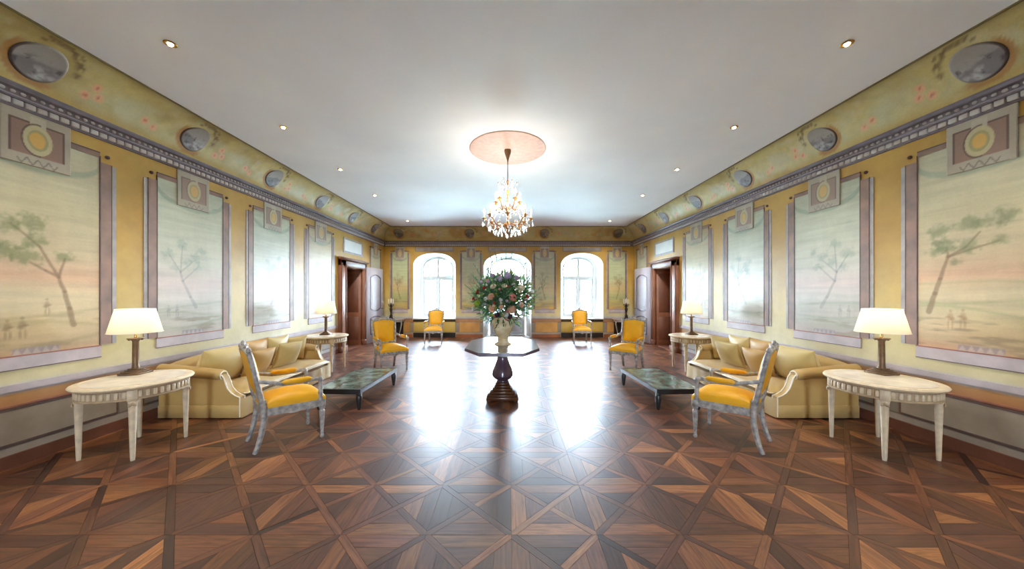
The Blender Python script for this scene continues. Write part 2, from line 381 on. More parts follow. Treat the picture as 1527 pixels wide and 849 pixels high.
# ------------------------------------------------------------------ floor: parquet pieces
floor = MB().box(-W-0.7, W+0.7, Y0-0.2, D+0.8, -0.12, -0.012).build('floor', M_under, smooth=False, kind='structure')
CELL = 0.549; GX0, GY0 = 0.018, 2.110; BW = 0.094
PAL = [(118, 74, 46), (104, 64, 42), (132, 86, 52), (94, 58, 40), (146, 98, 58), (112, 70, 48), (86, 54, 40), (126, 78, 46)]
pieces = []      # (kind, polygon in xy, grain direction)
def clip_rect(poly, x0, x1, y0, y1):
    for ax, lim, sg in ((0, x0, 1), (0, x1, -1), (1, y0, 1), (1, y1, -1)):
        out = []
        for i in range(len(poly)):
            p, q = poly[i], poly[(i+1) % len(poly)]; a = sg*(p[ax]-lim); b = sg*(q[ax]-lim)
            if a >= 0: out.append(p)
            if a*b < 0:
                t = a/(a-b); out.append((p[0]+t*(q[0]-p[0]), p[1]+t*(q[1]-p[1])))
        poly = out
        if len(poly) < 3: return None
    return poly
def shrink(poly, g):
    n = len(poly); A = sum(poly[i][0]*poly[(i+1) % n][1]-poly[(i+1) % n][0]*poly[i][1] for i in range(n))
    if A < 0: poly = poly[::-1]
    out = []
    for i in range(n):
        p0, p1, p2 = Vector(poly[i-1]), Vector(poly[i]), Vector(poly[(i+1) % n])
        d1 = (p1-p0); d2 = (p2-p1)
        if d1.length < 1e-5 or d2.length < 1e-5: continue
        d1.normalize(); d2.normalize(); n1 = Vector((-d1.y, d1.x)); n2 = Vector((-d2.y, d2.x))
        b = n1+n2
        if b.length < 1e-4: continue
        b = b/b.length; k = g/max(0.25, b.dot(n1)); out.append(tuple(p1+b*k))
    return out if len(out) >= 3 else None
h = CELL/2; bh = BW/2*math.sqrt(2)
ix0 = int(math.floor((-W-GX0)/CELL)); ix1 = int(math.ceil((W-GX0)/CELL)); iy0 = int(math.floor((Y0-GY0)/CELL)); iy1 = int(math.ceil((D-GY0)/CELL))
for iy in range(iy0, iy1):
    for ix in range(ix0, ix1):
        cx = GX0+(ix+0.5)*CELL; cy = GY0+(iy+0.5)*CELL; flipd = 1 if (ix+iy) % 2 == 0 else -1
        # through band along one diagonal, two half bands along the other
        def Q(pts): return [(cx+p[0]*flipd, cy+p[1]) for p in pts]
        e = bh/2
        pieces.append(('parquet_band', Q([(-h, -h), (-h+e*1, -h), (h, h-e), (h, h), (h-e, h), (-h, -h+e)]), (flipd, 1)))
        pieces.append(('parquet_band', Q([(-h, h), (-h, h-e), (-e, 0), (0, e), (-h+e, h)]), (-flipd, 1)))
        pieces.append(('parquet_band', Q([(h, -h), (h, -h+e), (e, 0), (0, -e), (h-e, -h)]), (-flipd, 1)))
        ow = 0.105
        for k in range(4):
            ca, sa = [(1, 0), (0, 1), (-1, 0), (0, -1)][k]
            def R(p): return (p[0]*ca-p[1]*sa, p[0]*sa+p[1]*ca)
            # bottom triangle: base along y=-h, apex towards the middle
            outer = [(-h+e, -h), (h-e, -h), (h-e-ow, -h+ow), (-h+e+ow, -h+ow)]
            inner = [(-h+e+ow, -h+ow), (h-e-ow, -h+ow), (0, -e)]
            g = R((1, 0))
            for pl in (outer, inner): pieces.append(('parquet_board', [(cx+R(p)[0], cy+R(p)[1]) for p in pl], g))
cand = []
for kind, poly, g in pieces:
    poly = clip_rect(poly, -W, W, Y0, D)
    if not poly: continue
    poly = shrink(poly, 0.0009)
    if not poly: continue
    A = 0.5*abs(sum(poly[i][0]*poly[(i+1) % len(poly)][1]-poly[(i+1) % len(poly)][0]*poly[i][1] for i in range(len(poly))))
    if A < 2e-5: continue
    mx = sum(p[0] for p in poly)/len(poly); my = sum(p[1] for p in poly)/len(poly)
    seen = my > 1.62 and abs(mx) < 1.57*my
    cand.append((A/my**3 if seen else -1, kind, poly, g, mx, my))
cand.sort(key=lambda c: -c[0])
count = {'parquet_board': 0, 'parquet_band': 0}; rest = []
prnd = random.Random(11)
def piece_geo(poly, g, mx, my):
    tx, ty = prnd.uniform(-1, 1)*0.0022, prnd.uniform(-1, 1)*0.0022; dz = prnd.uniform(-0.0006, 0)
    top = [(p[0], p[1], min(0.0, dz+tx*(p[0]-mx)+ty*(p[1]-my))) for p in poly]; bot = [(p[0], p[1], -0.012) for p in poly]
    n = len(poly)
    f = [tuple(range(n))]+[(i, n+i, n+(i+1) % n, (i+1) % n) for i in range(n)]
    gd = Vector(g).normalized(); ou, ov = prnd.uniform(0, 50), prnd.uniform(0, 50)
    uv = [((p[0]-mx)*gd.x+(p[1]-my)*gd.y+ou, -(p[0]-mx)*gd.y+(p[1]-my)*gd.x+ov) for p in poly]*2
    c = npl(prnd.choice(PAL))*prnd.uniform(0.42, 1.42)*np.array([1, .98, 1.02])
    return top+bot, f, uv, c
def piece_mesh(name, geos, parent, **props):
    V, F, U, T = [], [], [], []
    for v, f, uv, c in geos:
        b = len(V); V += v; F += [tuple(b+i for i in q) for q in f]; U += uv; T += [(*c, 1)]*len(v)
    me = bpy.data.meshes.new(name); me.from_pydata(V, [], F)
    a = me.color_attributes.new('tone', 'FLOAT_COLOR', 'POINT'); a.data.foreach_set('color', np.array(T, dtype=np.float32).ravel())
    uvl = me.uv_layers.new(name='grain'); li = np.zeros(len(me.loops), dtype=np.int32); me.loops.foreach_get('vertex_index', li)
    uvl.data.foreach_set('uv', np.array(U, dtype=np.float32)[li].ravel())
    me.materials.append(M_parq); o = bpy.data.objects.new(name, me); C.objects.link(o); o.parent = parent
    for k, x in props.items(): o[k] = x
    return o
LIM = {'parquet_board': 290, 'parquet_band': 150}
for sc, kind, poly, g, mx, my in cand:
    geo = piece_geo(poly, g, mx, my)
    if sc > 0 and count[kind] < LIM[kind]:
        count[kind] += 1; piece_mesh(kind, [geo], floor)
    else: rest.append(geo)
piece_mesh('parquet_field', rest, floor, kind='stuff')

# ------------------------------------------------------------------ ceiling and walls
ceiling = MB().box(-W-0.7, W+0.7, Y0-0.2, D+0.8, ZC, ZC+0.12).build('ceiling', M_ceil, smooth=False, kind='structure')
DY0, DY1, DZ = 8.83, 9.93, 2.29       # side doorways
TS = 0.65
walls = {}
for sx, nm in ((-1, 'wall_left'), (1, 'wall_right')):
    b = MB(); xa, xb = sorted((sx*W, sx*(W+TS)))
    b.box(xa, xb, Y0-0.2, DY0, -0.012, ZC); b.box(xa, xb, DY1, D+0.8, -0.012, ZC); b.box(xa, xb, DY0, DY1, DZ, ZC)
    walls[sx] = b.build(nm, M_wall, smooth=False, merge=False, kind='structure')
b = MB()
for (xa, xb, za, zb) in ((-W, -FWX, -0.012, ZC), (FWX, W, -0.012, ZC), (-FWX, FWX, -0.012, FWZ0), (-FWX, FWX, FWZ1, ZC)): b.box(xa, xb, Y0-0.2, Y0, za, zb)
b.build('wall_front', M_wall, smooth=False, merge=False, kind='structure')
b = MB()
for (xa, xb, za, zb) in ((-FWX, -FWX+0.06, FWZ0, FWZ1), (FWX-0.06, FWX, FWZ0, FWZ1), (-FWX+0.06, FWX-0.06, FWZ0, FWZ0+0.06), (-FWX+0.06, FWX-0.06, FWZ1-0.06, FWZ1), (-0.035, 0.035, FWZ0+0.06, FWZ1-0.06)): b.box(xa, xb, Y0-0.14, Y0-0.07, za, zb)
fwn = b.build('window_3', M_white, smooth=False, merge=False, kind='structure')
for sg in (-1, 1):
    xa, xb = sorted((sg*0.033, sg*(FWX-0.058))); MB().box(xa, xb, Y0-0.107, Y0-0.103, FWZ0+0.058, FWZ1-0.058).build('pane', M_glass, fwn, smooth=False)

# back wall with three splayed arched openings
TB = 0.70
def arch(a, zs, zc, x): return zs+(zc-zs)*max(0.0, 1-abs(x/a)**2.3)**0.5
OPEN = []     # cx, outer half width, spring, crown, bottom, inner half width, spring, crown, bottom
for i, x in enumerate(WINX):
    if i == 1: OPEN.append((x, 0.845, 2.50, 2.97, -0.012, 0.66, 2.44, 2.86, -0.012))
    else: OPEN.append((x, 0.745, 2.55, 2.98, 0.66, 0.58, 2.50, 2.885, 0.70))
def holes_face(b, y, key):
    xs = [-W]
    spans = []
    for o in OPEN:
        cx, a, zs, zc, zb = (o[0], o[1], o[2], o[3], o[4]) if key == 0 else (o[0], o[5], o[6], o[7], o[8])
        spans.append((cx, a, zs, zc, zb))
    def quad(xa, xb, za, zb_, zc_, zd_):
        b.add([(xa, y, za), (xb, y, zb_), (xb, y, zc_), (xa, y, zd_)], [(0, 1, 2, 3)])
    cur = -W
    for cx, a, zs, zc, zb in spans:
        quad(cur, cx-a, -0.012, -0.012, ZC, ZC); N = 24
        px = [cx-a*math.cos(PI*k/N) for k in range(N+1)]
        for k in range(N):
            xa, xb = px[k], px[k+1]
            quad(xa, xb, arch(a, zs, zc, xa-cx), arch(a, zs, zc, xb-cx), ZC, ZC)
            if zb > 0: quad(xa, xb, -0.012, -0.012, zb, zb)
        cur = cx+a
    quad(cur, W, -0.012, -0.012, ZC, ZC)
bw = MB(); holes_face(bw, D, 0); holes_face(bw, D+TB+0.08, 1)
wall_back = bw.build('wall_back', M_wall, smooth=False, kind='structure')
def arch_loop(a, zs, zc, zb, cx, N=24):
    pts = [(cx-a, zb)]
    for k in range(N+1):
        x = -a*math.cos(PI*k/N); pts.append((cx+x, arch(a, zs, zc, x)))
    pts.append((cx+a, zb)); return pts
def ring(b, outer, inner, y0, y1):
    n = len(outer)
    v = [(p[0], y0, p[1]) for p in outer]+[(p[0], y0, p[1]) for p in inner]+[(p[0], y1, p[1]) for p in outer]+[(p[0], y1, p[1]) for p in inner]
    f = []
    for i in range(n):
        j = (i+1) % n
        f += [(i, j, n+j, n+i), (2*n+i, 3*n+i, 3*n+j, 2*n+j), (i, 2*n+i, 2*n+j, j), (n+i, n+j, 3*n+j, 3*n+i)]
    b.add(v, f)
YF = D+TB-0.06            # window frame plane
def pane_obj(poly, y, parent): return MB().prism(poly, 'y', y, y+0.004).build('pane', M_glass, parent, smooth=False)
for wi, o in enumerate(OPEN):
    cx, a, zs, zc, zb, a2, zs2, zc2, zb2 = o
    isd = wi == 1
    root = empty_struct('door_3' if isd else 'window_%d' % (1 if wi == 0 else 2))
    lo = arch_loop(a, zs, zc, zb, cx); li_ = arch_loop(a2, zs2, zc2, zb2, cx)
    n = len(lo); b = MB()
    b.add([(p[0], D, p[1]) for p in lo]+[(p[0], D+TB+0.08, p[1]) for p in li_], [(i, i+1, n+i+1, n+i) for i in range(n-1)]+[(n-1, 0, n, 2*n-1)])
    b.build('reveal', M_reveal, root)
    lip = MB(); ring(lip, arch_loop(a+0.012, zs+0.005, zc+0.012, zb, cx), arch_loop(a-0.002, zs, zc-0.002, zb, cx), D-0.006, D+0.01); lip.build('arch_edge', M_white, root)
    # fixed frame
    fw = 0.055
    fr = MB(); ring(fr, arch_loop(a2+0.005, zs2, zc2+0.005, zb2, cx), arch_loop(a2-fw, zs2-0.01, zc2-fw, zb2+fw, cx), YF, YF+0.07); fr.build('frame', M_white, root)
    zt = 2.15
    MB().rbox(cx-a2+0.02, cx+a2-0.02, YF-0.015, YF+0.065, zt-0.055, zt+0.055, 0.008).build('transom', M_white, root)
    MB().rbox(cx-0.05, cx+0.05, YF-0.025, YF+0.06, zb2+0.03, zt-0.05, 0.008).build('mullion', M_white, root)
    zlow = 0.62 if isd else zb2+fw
    if isd:
        for sgn in (-1, 1):
            xa, xb = sorted((cx+sgn*0.05, cx+sgn*(a2-fw)))
            lf = MB().rbox(xa, xb, YF+0.005, YF+0.05, 0.0, 0.62, 0.006).build('lower_panel', M_doorgrey, root)
            pm = MB()
            ring(pm, [(xa+0.06, 0.1), (xa+0.06, 0.54), (xb-0.06, 0.54), (xb-0.06, 0.1)], [(xa+0.085, 0.125), (xa+0.085, 0.515), (xb-0.085, 0.515), (xb-0.085, 0.125)], YF-0.008, YF+0.01)
            pm.build('panel_moulding', M_white, lf)
    # casement sashes, each with a glazing bar and two panes
    for sgn in (-1, 1):
        xa, xb = sorted((cx+sgn*0.045, cx+sgn*(a2-fw+0.005))); zq, zp = zlow, zt-0.05
        s_ = MB(); ring(s_, [(xa, zq), (xa, zp), (xb, zp), (xb, zq)], [(xa+0.045, zq+0.055), (xa+0.045, zp-0.045), (xb-0.045, zp-0.045), (xb-0.045, zq+0.055)], YF+0.005, YF+0.05)
        sash = s_.build('casement', M_white, root)
        zg = 1.42
        MB().box(xa+0.04, xb-0.04, YF+0.012, YF+0.04, zg-0.014, zg+0.014).build('glazing_bar', M_white, sash, smooth=False)
        pane_obj([(xa+0.04, zq+0.05), (xb-0.04, zq+0.05), (xb-0.04, zg-0.01), (xa+0.04, zg-0.01)], YF+0.026, sash)
        pane_obj([(xa+0.04, zg+0.01), (xb-0.04, zg+0.01), (xb-0.04, zp-0.04), (xa+0.04, zp-0.04)], YF+0.026, sash)
    # upper lights
    az, zz = a2-fw+0.01, zc2-fw+0.01
    cuts = [-az, 0, az] if not isd else [-az, -az/3, az/3, az]
    for k in range(len(cuts)-1):
        xa, xb = cuts[k]+0.012, cuts[k+1]-0.012; poly = [(cx+xa, zt+0.04), (cx+xb, zt+0.04)]
        for q in range(11):
            x = xb+(xa-xb)*q/10; poly.append((cx+x, arch(az, zs2-0.01, zz, x)))
        pane_obj(poly, YF+0.026, root)
        if k > 0: MB().box(cx+cuts[k]-0.045 if not isd else cx+cuts[k]-0.018, cx+cuts[k]+0.045 if not isd else cx+cuts[k]+0.018, YF-0.02, YF+0.05, zt+0.04, arch(az, zs2-0.01, zz, cuts[k])+0.02).build('glazing_bar', M_white, root, smooth=False)
    if isd: MB().box(cx-a, cx+a, D, D+TB+0.08, -0.012, 0.003).build('threshold', M_pale, root, smooth=False)
    if not isd:
        MB().rbox(cx-a-0.02, cx+a+0.02, D-0.05, D+0.30, 0.635, 0.672, 0.008).build('sill', M_white, root)
        MB().box(cx-a, cx+a, D-0.03, D+0.02, 0.55, 0.63).build('sill_grille', M_dark, root, smooth=False)
        ap = MB().rbox(cx-a+0.01, cx+a-0.01, D-0.012, D+0.01, 0.19, 0.545, 0.004).build('apron_panel', mat('olive_yellow_panel', lin((196, 168, 84)), 0.45, noise=(3, 0.12)), root)
        MB().box(cx-a, cx+a, D-0.02, D+0.01, 0.0, 0.16).build('plinth_recess_shade', M_dark, root, smooth=False)  # flat dark box; the black of a shaded recess put into its colour

# ------------------------------------------------------------------ cornice, cove (mitred at the back corners)
def run(b, prof, side):
    """extrude a closed (offset, z) profile along a wall; side -1/1 = side walls, 0 = back wall."""
    n = len(prof)
    if side == 0: ends = [[(-(W-o), D-o, z) for o, z in prof], [((W-o), D-o, z) for o, z in prof]]
    else: ends = [[(side*(W-o), Y0, z) for o, z in prof], [(side*(W-o), D-o, z) for o, z in prof]]
    b.add(ends[0]+ends[1], [(i, (i+1) % n, n+(i+1) % n, n+i) for i in range(n)]+[tuple(range(n)), tuple(range(n, 2*n))[::-1]])
    return b
CORN = [(0, 3.215), (0.022, 3.215), (0.022, 3.232), (0.014, 3.232), (0.014, 3.292), (0.036, 3.292), (0.036, 3.300), (0.048, 3.310), (0.048, 3.318), (0.038, 3.322), (0.038, 3.368), (0.075, 3.374), (0.090, 3.395), (0.090, 3.412), (0, 3.412)]
dent_me = None; egg_me = None
trim_n = 0
def trim(mb, m, **k):
    global trim_n
    trim_n += 1
    return mb.build('trim_%d' % trim_n, m, kind='structure', **k)
for side in (-1, 1, 0):
    co = trim(run(MB(), CORN, side), M_mauved, ang=0.4)
    run(MB(), [(0.03, 3.298), (0.052, 3.306), (0.052, 3.318), (0.03, 3.32)], side).build('fillet', M_mauve, co)
    sp = 0.0775; L0, L1 = (Y0, D-0.06) if side else (-W+0.06, W-0.06)
    eggs = MB(); k = 0
    nd = int((L1-L0)/sp); ds = [L0+(k+0.5)*sp for k in range(nd)]
    if side: ds = [d for d in ds if d > 2.6]
    for d in ds:
        if dent_me is None:
            dent = MB().rbox(-0.032, 0.032, -0.016, 0.016, -0.024, 0.024, 0.004, 1).build('dentil', M_pale, co); dent_me = dent
        else: dent = part_copy(dent_me, co)
        if side: dent.location = (side*(W-0.026), d, 3.262); dent.rotation_euler = (0, 0, PI/2)
        else: dent.location = (d, D-0.026, 3.262); dent.rotation_euler = (0, 0, 0)
    ne = int((L1-L0)/0.062)
    for k in range(ne):
        d = L0+(k+0.5)*0.062
        if side: eggs.ball((side*(W-0.044), d, 3.346), (0.014, 0.021, 0.017), 6, 4)
        else: eggs.ball((d, D-0.044, 3.346), (0.021, 0.014, 0.017), 6, 4)
    eggs.build('egg_moulding', M_pale, co, kind='stuff')

def cove_pt(th): return COVE*(1-math.cos(th))/(1-math.cos(1.40)), ZT+(ZC-ZT)*math.sin(th)/math.sin(1.40)
SIDE_MED = [1.48, 3.03, 4.53, 6.06, 7.60, 9.15, 10.65]; BACK_MED = [-3.86, -1.37, 1.27, 3.86]
def cove_colour(S, T, meds, seed, roses):
    col = np.ones(S.shape+(3,))*npl((196, 178, 118))
    n1 = fbm(S, T*0.7, 2.2, seed); n2 = fbm(S, T*0.7, 7, seed+5)
    col = blend(col, npl((164, 142, 82)), smooth(0.45, 0.7, n1)*0.8)
    col = blend(col, npl((186, 176, 134)), smooth(0.5, 0.7, n2)*0.55)
    n4 = fbm(S, T*0.7, 16, seed+8); col = col*(0.84+0.30*n4)[..., None]
    col = blend(col, npl((206, 196, 160)), smooth(0.58, 0.75, fbm(S, T*0.7, 4.5, seed+15))*0.5)
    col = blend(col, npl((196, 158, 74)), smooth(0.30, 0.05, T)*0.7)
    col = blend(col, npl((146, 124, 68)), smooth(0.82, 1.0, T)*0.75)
    for mz in meds:
        # pale cloud, leaf garland and golden halo beside each medallion
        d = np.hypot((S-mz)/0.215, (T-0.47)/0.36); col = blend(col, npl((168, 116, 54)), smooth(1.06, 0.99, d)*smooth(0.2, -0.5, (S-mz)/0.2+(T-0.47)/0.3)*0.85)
        g = np.exp(-(((S-mz-0.75)/0.16)**2+((T-0.5)/0.16)**2)); col = blend(col, npl((184, 180, 148)), g*0.6)
        for q in range(26):
            a = 0.1+q*0.075; r_ = 1.16+0.10*math.sin(q*2.7); s0 = mz+0.215*r_*math.cos(a); t0 = 0.47+0.36*r_*math.sin(a)
            dd = np.hypot((S-s0)/0.028, (T-t0)/0.032); col = blend(col, npl((92, 70, 44)), smooth(1.0, 0.4, dd)*0.7)
        for ds_, tt in roses:
            d = np.hypot(S-mz-ds_, (T-tt)*0.62)
            col = blend(col, npl((226, 160, 120)), smooth(0.055, 0.03, d)*0.8); col = blend(col, npl((178, 96, 70)), smooth(0.018, 0.008, d)*0.8)
    return col
ROSES = [(0.37, 0.32), (0.47, 0.36), (0.92, 0.36), (1.02, 0.30), (0.42, 0.5)]
nt_ = 22
for side in (-1, 1, 0):
    o_z = [cove_pt(1.40*j/nt_) for j in range(nt_+1)]
    if side:
        ns = 860; u = np.linspace(0, 1, ns)
        pos = np.zeros((nt_+1, ns, 3)); S = np.zeros((nt_+1, ns))
        for j, (o, z) in enumerate(o_z):
            y = Y0+u*(D-o-Y0); pos[j, :, 0] = side*(W-o); pos[j, :, 1] = y; pos[j, :, 2] = z; S[j] = y
    else:
        ns = 440; u = np.linspace(-1, 1, ns); pos = np.zeros((nt_+1, ns, 3)); S = np.zeros((nt_+1, ns))
        for j, (o, z) in enumerate(o_z):
            x = u*(W-o); pos[j, :, 0] = x; pos[j, :, 1] = D-o; pos[j, :, 2] = z; S[j] = x
    T = np.repeat(np.linspace(0, 1, nt_+1)[:, None], ns, 1)
    meds = SIDE_MED if side else BACK_MED
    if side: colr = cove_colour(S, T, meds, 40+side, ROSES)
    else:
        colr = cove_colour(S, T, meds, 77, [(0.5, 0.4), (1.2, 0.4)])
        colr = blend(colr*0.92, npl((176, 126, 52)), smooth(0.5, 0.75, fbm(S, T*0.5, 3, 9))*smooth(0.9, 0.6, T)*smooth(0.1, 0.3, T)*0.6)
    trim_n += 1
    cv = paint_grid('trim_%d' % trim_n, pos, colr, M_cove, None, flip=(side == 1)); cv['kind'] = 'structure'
    # edge bead where the cove meets the ceiling
    run(MB(), [(COVE-0.006, ZC-0.014), (COVE+0.012, ZC-0.014), (COVE+0.012, ZC), (COVE-0.006, ZC)], side).build('cove_bead', mat('olive_brown_edge', lin((112, 100, 62)), 0.6), cv)
    for k, mz in enumerate(meds):
        nr, na = 16, 40
        P = np.zeros((nr+1, na+1, 3)); cc = np.zeros((nr+1, na+1, 3)); Uu = np.zeros((nr+1, na+1)); Vv = np.zeros((nr+1, na+1))
        for i in range(nr+1):
            for j in range(na+1):
                r_ = i/nr; a_ = 2*PI*j/na; du = r_*math.cos(a_); dv = r_*math.sin(a_); Uu[i, j] = du; Vv[i, j] = dv
                th = 1.40*(0.47+0.29*dv); o, z = cove_pt(th); lift = 0.012 if r_ < 0.9 else 0.016*(1-(r_-0.9)/0.1)+0.002
                nx, nz = math.cos(th), -math.sin(th)
                o += lift*nx; z += lift*nz
                P[i, j] = (side*(W-o), mz+0.178*du, z) if side else (mz+0.165*du, D-o, z)
        nn = fbm(Uu*0.5+k*3.1, Vv*0.5, 3.5, 5+k)
        base = np.ones(Uu.shape+(3,))*npl((150, 142, 136))
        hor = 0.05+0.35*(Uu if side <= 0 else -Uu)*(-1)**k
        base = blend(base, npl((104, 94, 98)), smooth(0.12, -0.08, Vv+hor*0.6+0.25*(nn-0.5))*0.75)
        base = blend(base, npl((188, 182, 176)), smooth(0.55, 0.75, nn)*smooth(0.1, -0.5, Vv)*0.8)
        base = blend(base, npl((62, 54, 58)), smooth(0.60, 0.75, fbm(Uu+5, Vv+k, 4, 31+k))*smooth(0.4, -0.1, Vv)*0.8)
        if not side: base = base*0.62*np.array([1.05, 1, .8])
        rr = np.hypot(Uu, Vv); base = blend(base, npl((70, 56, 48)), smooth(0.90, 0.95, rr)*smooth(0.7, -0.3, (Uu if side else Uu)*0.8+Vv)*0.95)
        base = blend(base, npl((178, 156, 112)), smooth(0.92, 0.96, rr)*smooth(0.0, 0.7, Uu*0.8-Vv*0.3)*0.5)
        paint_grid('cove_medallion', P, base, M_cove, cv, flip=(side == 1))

# ceiling rose
rp = [(0.605, 0.0), (0.608, -0.006), (0.600, -0.011)]+[(0.59-0.0225*q, -0.010-0.002*(q % 2)) for q in range(25)]+[(0.0001, -0.011)]
MB().lathe(rp, 56, (-0.015, 5.26, ZC)).build('ceiling_rose', mat('pink_beige_plaster', lin((196, 160, 144)), 0.6, noise=(14, 0.14)), ceiling)

# ------------------------------------------------------------------ wall paintings
def tree_on(col, S, Z, trunk, branches, blobs, c_tr, c_lf, seed, al=1.0):
    for pts, w0, w1 in [(trunk, 0.022, 0.010)]+[(b_, 0.010, 0.004) for b_ in branches]:
        n = len(pts)-1
        for k in range(n):
            d, t = segdist(S+0.012*(fbm(S, Z, 14, seed)-0.5), Z, pts[k], pts[k+1]); w = w0+(w1-w0)*(k+t)/n
            col = blend(col, c_tr, smooth(w+0.010, w-0.004, d)*0.72*al)
    nl = fbm(S, Z, 26, seed+3, 3); ns_ = fbm(S, Z, 9, seed+9, 2)
    for (bs, bz, r_) in blobs:
        d = np.hypot((S-bs)/(r_*1.25), (Z-bz)/r_)
        a = smooth(1.3, 0.2, d+1.5*(nl-0.5)+0.8*(ns_-0.5)); col = blend(col, c_lf, a*0.62*al)
    return col
def figure_on(col, S, Z, s, z, h_, c):
    for ds, dz, rs, rz in ((0, 0.93, 0.07, 0.08), (0, 0.62, 0.13, 0.22), (-0.07, 0.2, 0.05, 0.24), (0.09, 0.2, 0.05, 0.24), (0.10, 0.60, 0.12, 0.06), (-0.08, 0.52, 0.10, 0.10)):
        d = np.hypot((S-s-ds*h_)/(rs*h_), (Z-z-dz*h_)/(rz*h_)); col = blend(col, c, smooth(1.35, 0.5, d)*0.42)
    return col
WARM = [(0.98, (198, 158, 122)), (1.08, (200, 176, 136)), (1.30, (208, 192, 154)), (1.55, (210, 194, 158)), (1.72, (208, 172, 140)), (1.95, (198, 180, 144)), (2.4, (196, 186, 150)), (3.1, (196, 192, 164))]
COOL = [(0.98, (182, 168, 156)), (1.15, (186, 182, 166)), (1.45, (198, 194, 180)), (1.68, (206, 188, 178)), (1.95, (196, 194, 174)), (2.5, (190, 194, 172)), (3.1, (184, 190, 166))]
BACKP = [(0.98, (200, 162, 90)), (1.15, (196, 170, 96)), (1.4, (176, 180, 120)), (1.75, (202, 178, 124)), (2.1, (184, 192, 148)), (2.7, (180, 190, 150)), (3.1, (178, 182, 140))]
def fresco_colour(S, Z, s0, s1, pal, seed, spec, zg):
    zz = Z+0.16*(fbm(S, Z, 2.2, seed)-0.5); ks = [p[0] for p in pal]; cs = np.array([npl(p[1]) for p in pal])
    col = np.stack([np.interp(zz, ks, cs[:, i]) for i in range(3)], -1)
    n1 = fbm(S, Z, 3, seed+20); n2 = fbm(S*0.5, Z*3, 5, seed+21)
    col = col*(0.90+0.22*n1)[..., None]
    # ground strokes
    col = blend(col, npl((138, 122, 96)), smooth(0.56, 0.70, n2)*smooth(1.5, 1.2, Z)*0.55)
    for q in range(3):
        zl = spec['hor']-q*0.12+0.05*np.sin((S-s0)*(2.2+q)+seed+q*2)+0.03*(n1-0.5)
        col = blend(col, spec['hill'], smooth(0.03, 0.0, np.abs(Z-zl))*0.42*(0.4+0.9*n2))
        col = blend(col, spec['hill'], smooth(0.16, 0.0, zl-Z)*(Z < zl)*0.16)
    col = tree_on(col, S, Z, spec['trunk'], spec['branch'], spec['blobs'], spec['ctr'], spec['clf'], seed, 1.0 if pal is WARM else 0.62)
    for f in spec['figs']: col = figure_on(col, S, Z, *f, spec['cfig'])
    # green swag hanging from the top corners to the shield
    u = (S-(s0+s1)/2)/((s1-s0)/2)
    for off, w, al in ((0, 0.030, 0.5), (-0.03, 0.018, 0.35)):
        zs_ = 2.93-0.20*np.sqrt(np.clip(1-u*u, 0, 1))*1.0+off; col = blend(col, npl((138, 156, 138)), smooth(w+0.012, w-0.012, np.abs(Z-zs_)+0.03*(n1-0.5))*al)
    # row of pointed leaves above the sill
    mid = (s0+s1)/2; dw = 0.062
    k = (S-mid+5*dw/2)/dw; tri = np.abs(k-np.floor(k)-0.5)*2
    inr = smooth(-0.1, 0.1, k)*smooth(5.1, 4.9, k)*smooth(zg+0.072, zg+0.058, Z)
    col = blend(col, npl((182, 174, 178)), inr*0.5); col = blend(col, npl((116, 104, 112)), inr*smooth(-0.15, 0.15, (Z-zg)/0.065-1+tri*0.95)*0.45)
    n5 = fbm(S*0.35, Z*4.5, 6, seed+33, 4); n6 = fbm(S*3, Z*0.8, 5, seed+34, 3)
    return np.clip(col*(0.72+0.26*n5+0.10*n6)[..., None]*np.array([1, 0.99, 1.0]), 0, 1)
def spec_for(kind, mid, hw, seed, flip):
    r_ = random.Random(seed); f = -1 if flip else 1
    d = dict(hor=1.38, hill=npl((150, 158, 126)), ctr=npl((128, 108, 82)), clf=npl((112, 130, 92)), cfig=npl((128, 104, 78)), figs=[])
    if kind == 'cool': d.update(ctr=npl((136, 130, 122)), clf=npl((118, 138, 124)), cfig=npl((140, 134, 128)))
    x = mid+f*0.20*hw*2*0.5
    d['trunk'] = [(x-f*0.28*hw, 1.36), (x-f*0.12*hw, 1.5), (x+f*0.1*hw, 1.72), (x+f*0.16*hw, 1.84)]
    d['branch'] = [[d['trunk'][3], (x-f*0.25*hw, 2.02)], [d['trunk'][2], (x-f*0.35*hw, 1.93)], [d['trunk'][3], (x+f*0.45*hw, 2.06)], [d['trunk'][3], (x+f*0.1*hw, 2.2)]]
    d['blobs'] = [(x-f*0.25*hw, 2.05, 0.08), (x-f*0.38*hw, 1.93, 0.07), (x+f*0.45*hw, 2.08, 0.07), (x+f*0.1*hw, 2.22, 0.07), (x+f*0.02*hw, 1.98, 0.07), (x-f*0.5*hw, 2.15, 0.05), (x+f*0.3*hw, 1.9, 0.05)]
    for q in range(2): d['figs'].append((mid+f*(0.45+0.22*q)*hw, 1.24, 0.16))
    return d
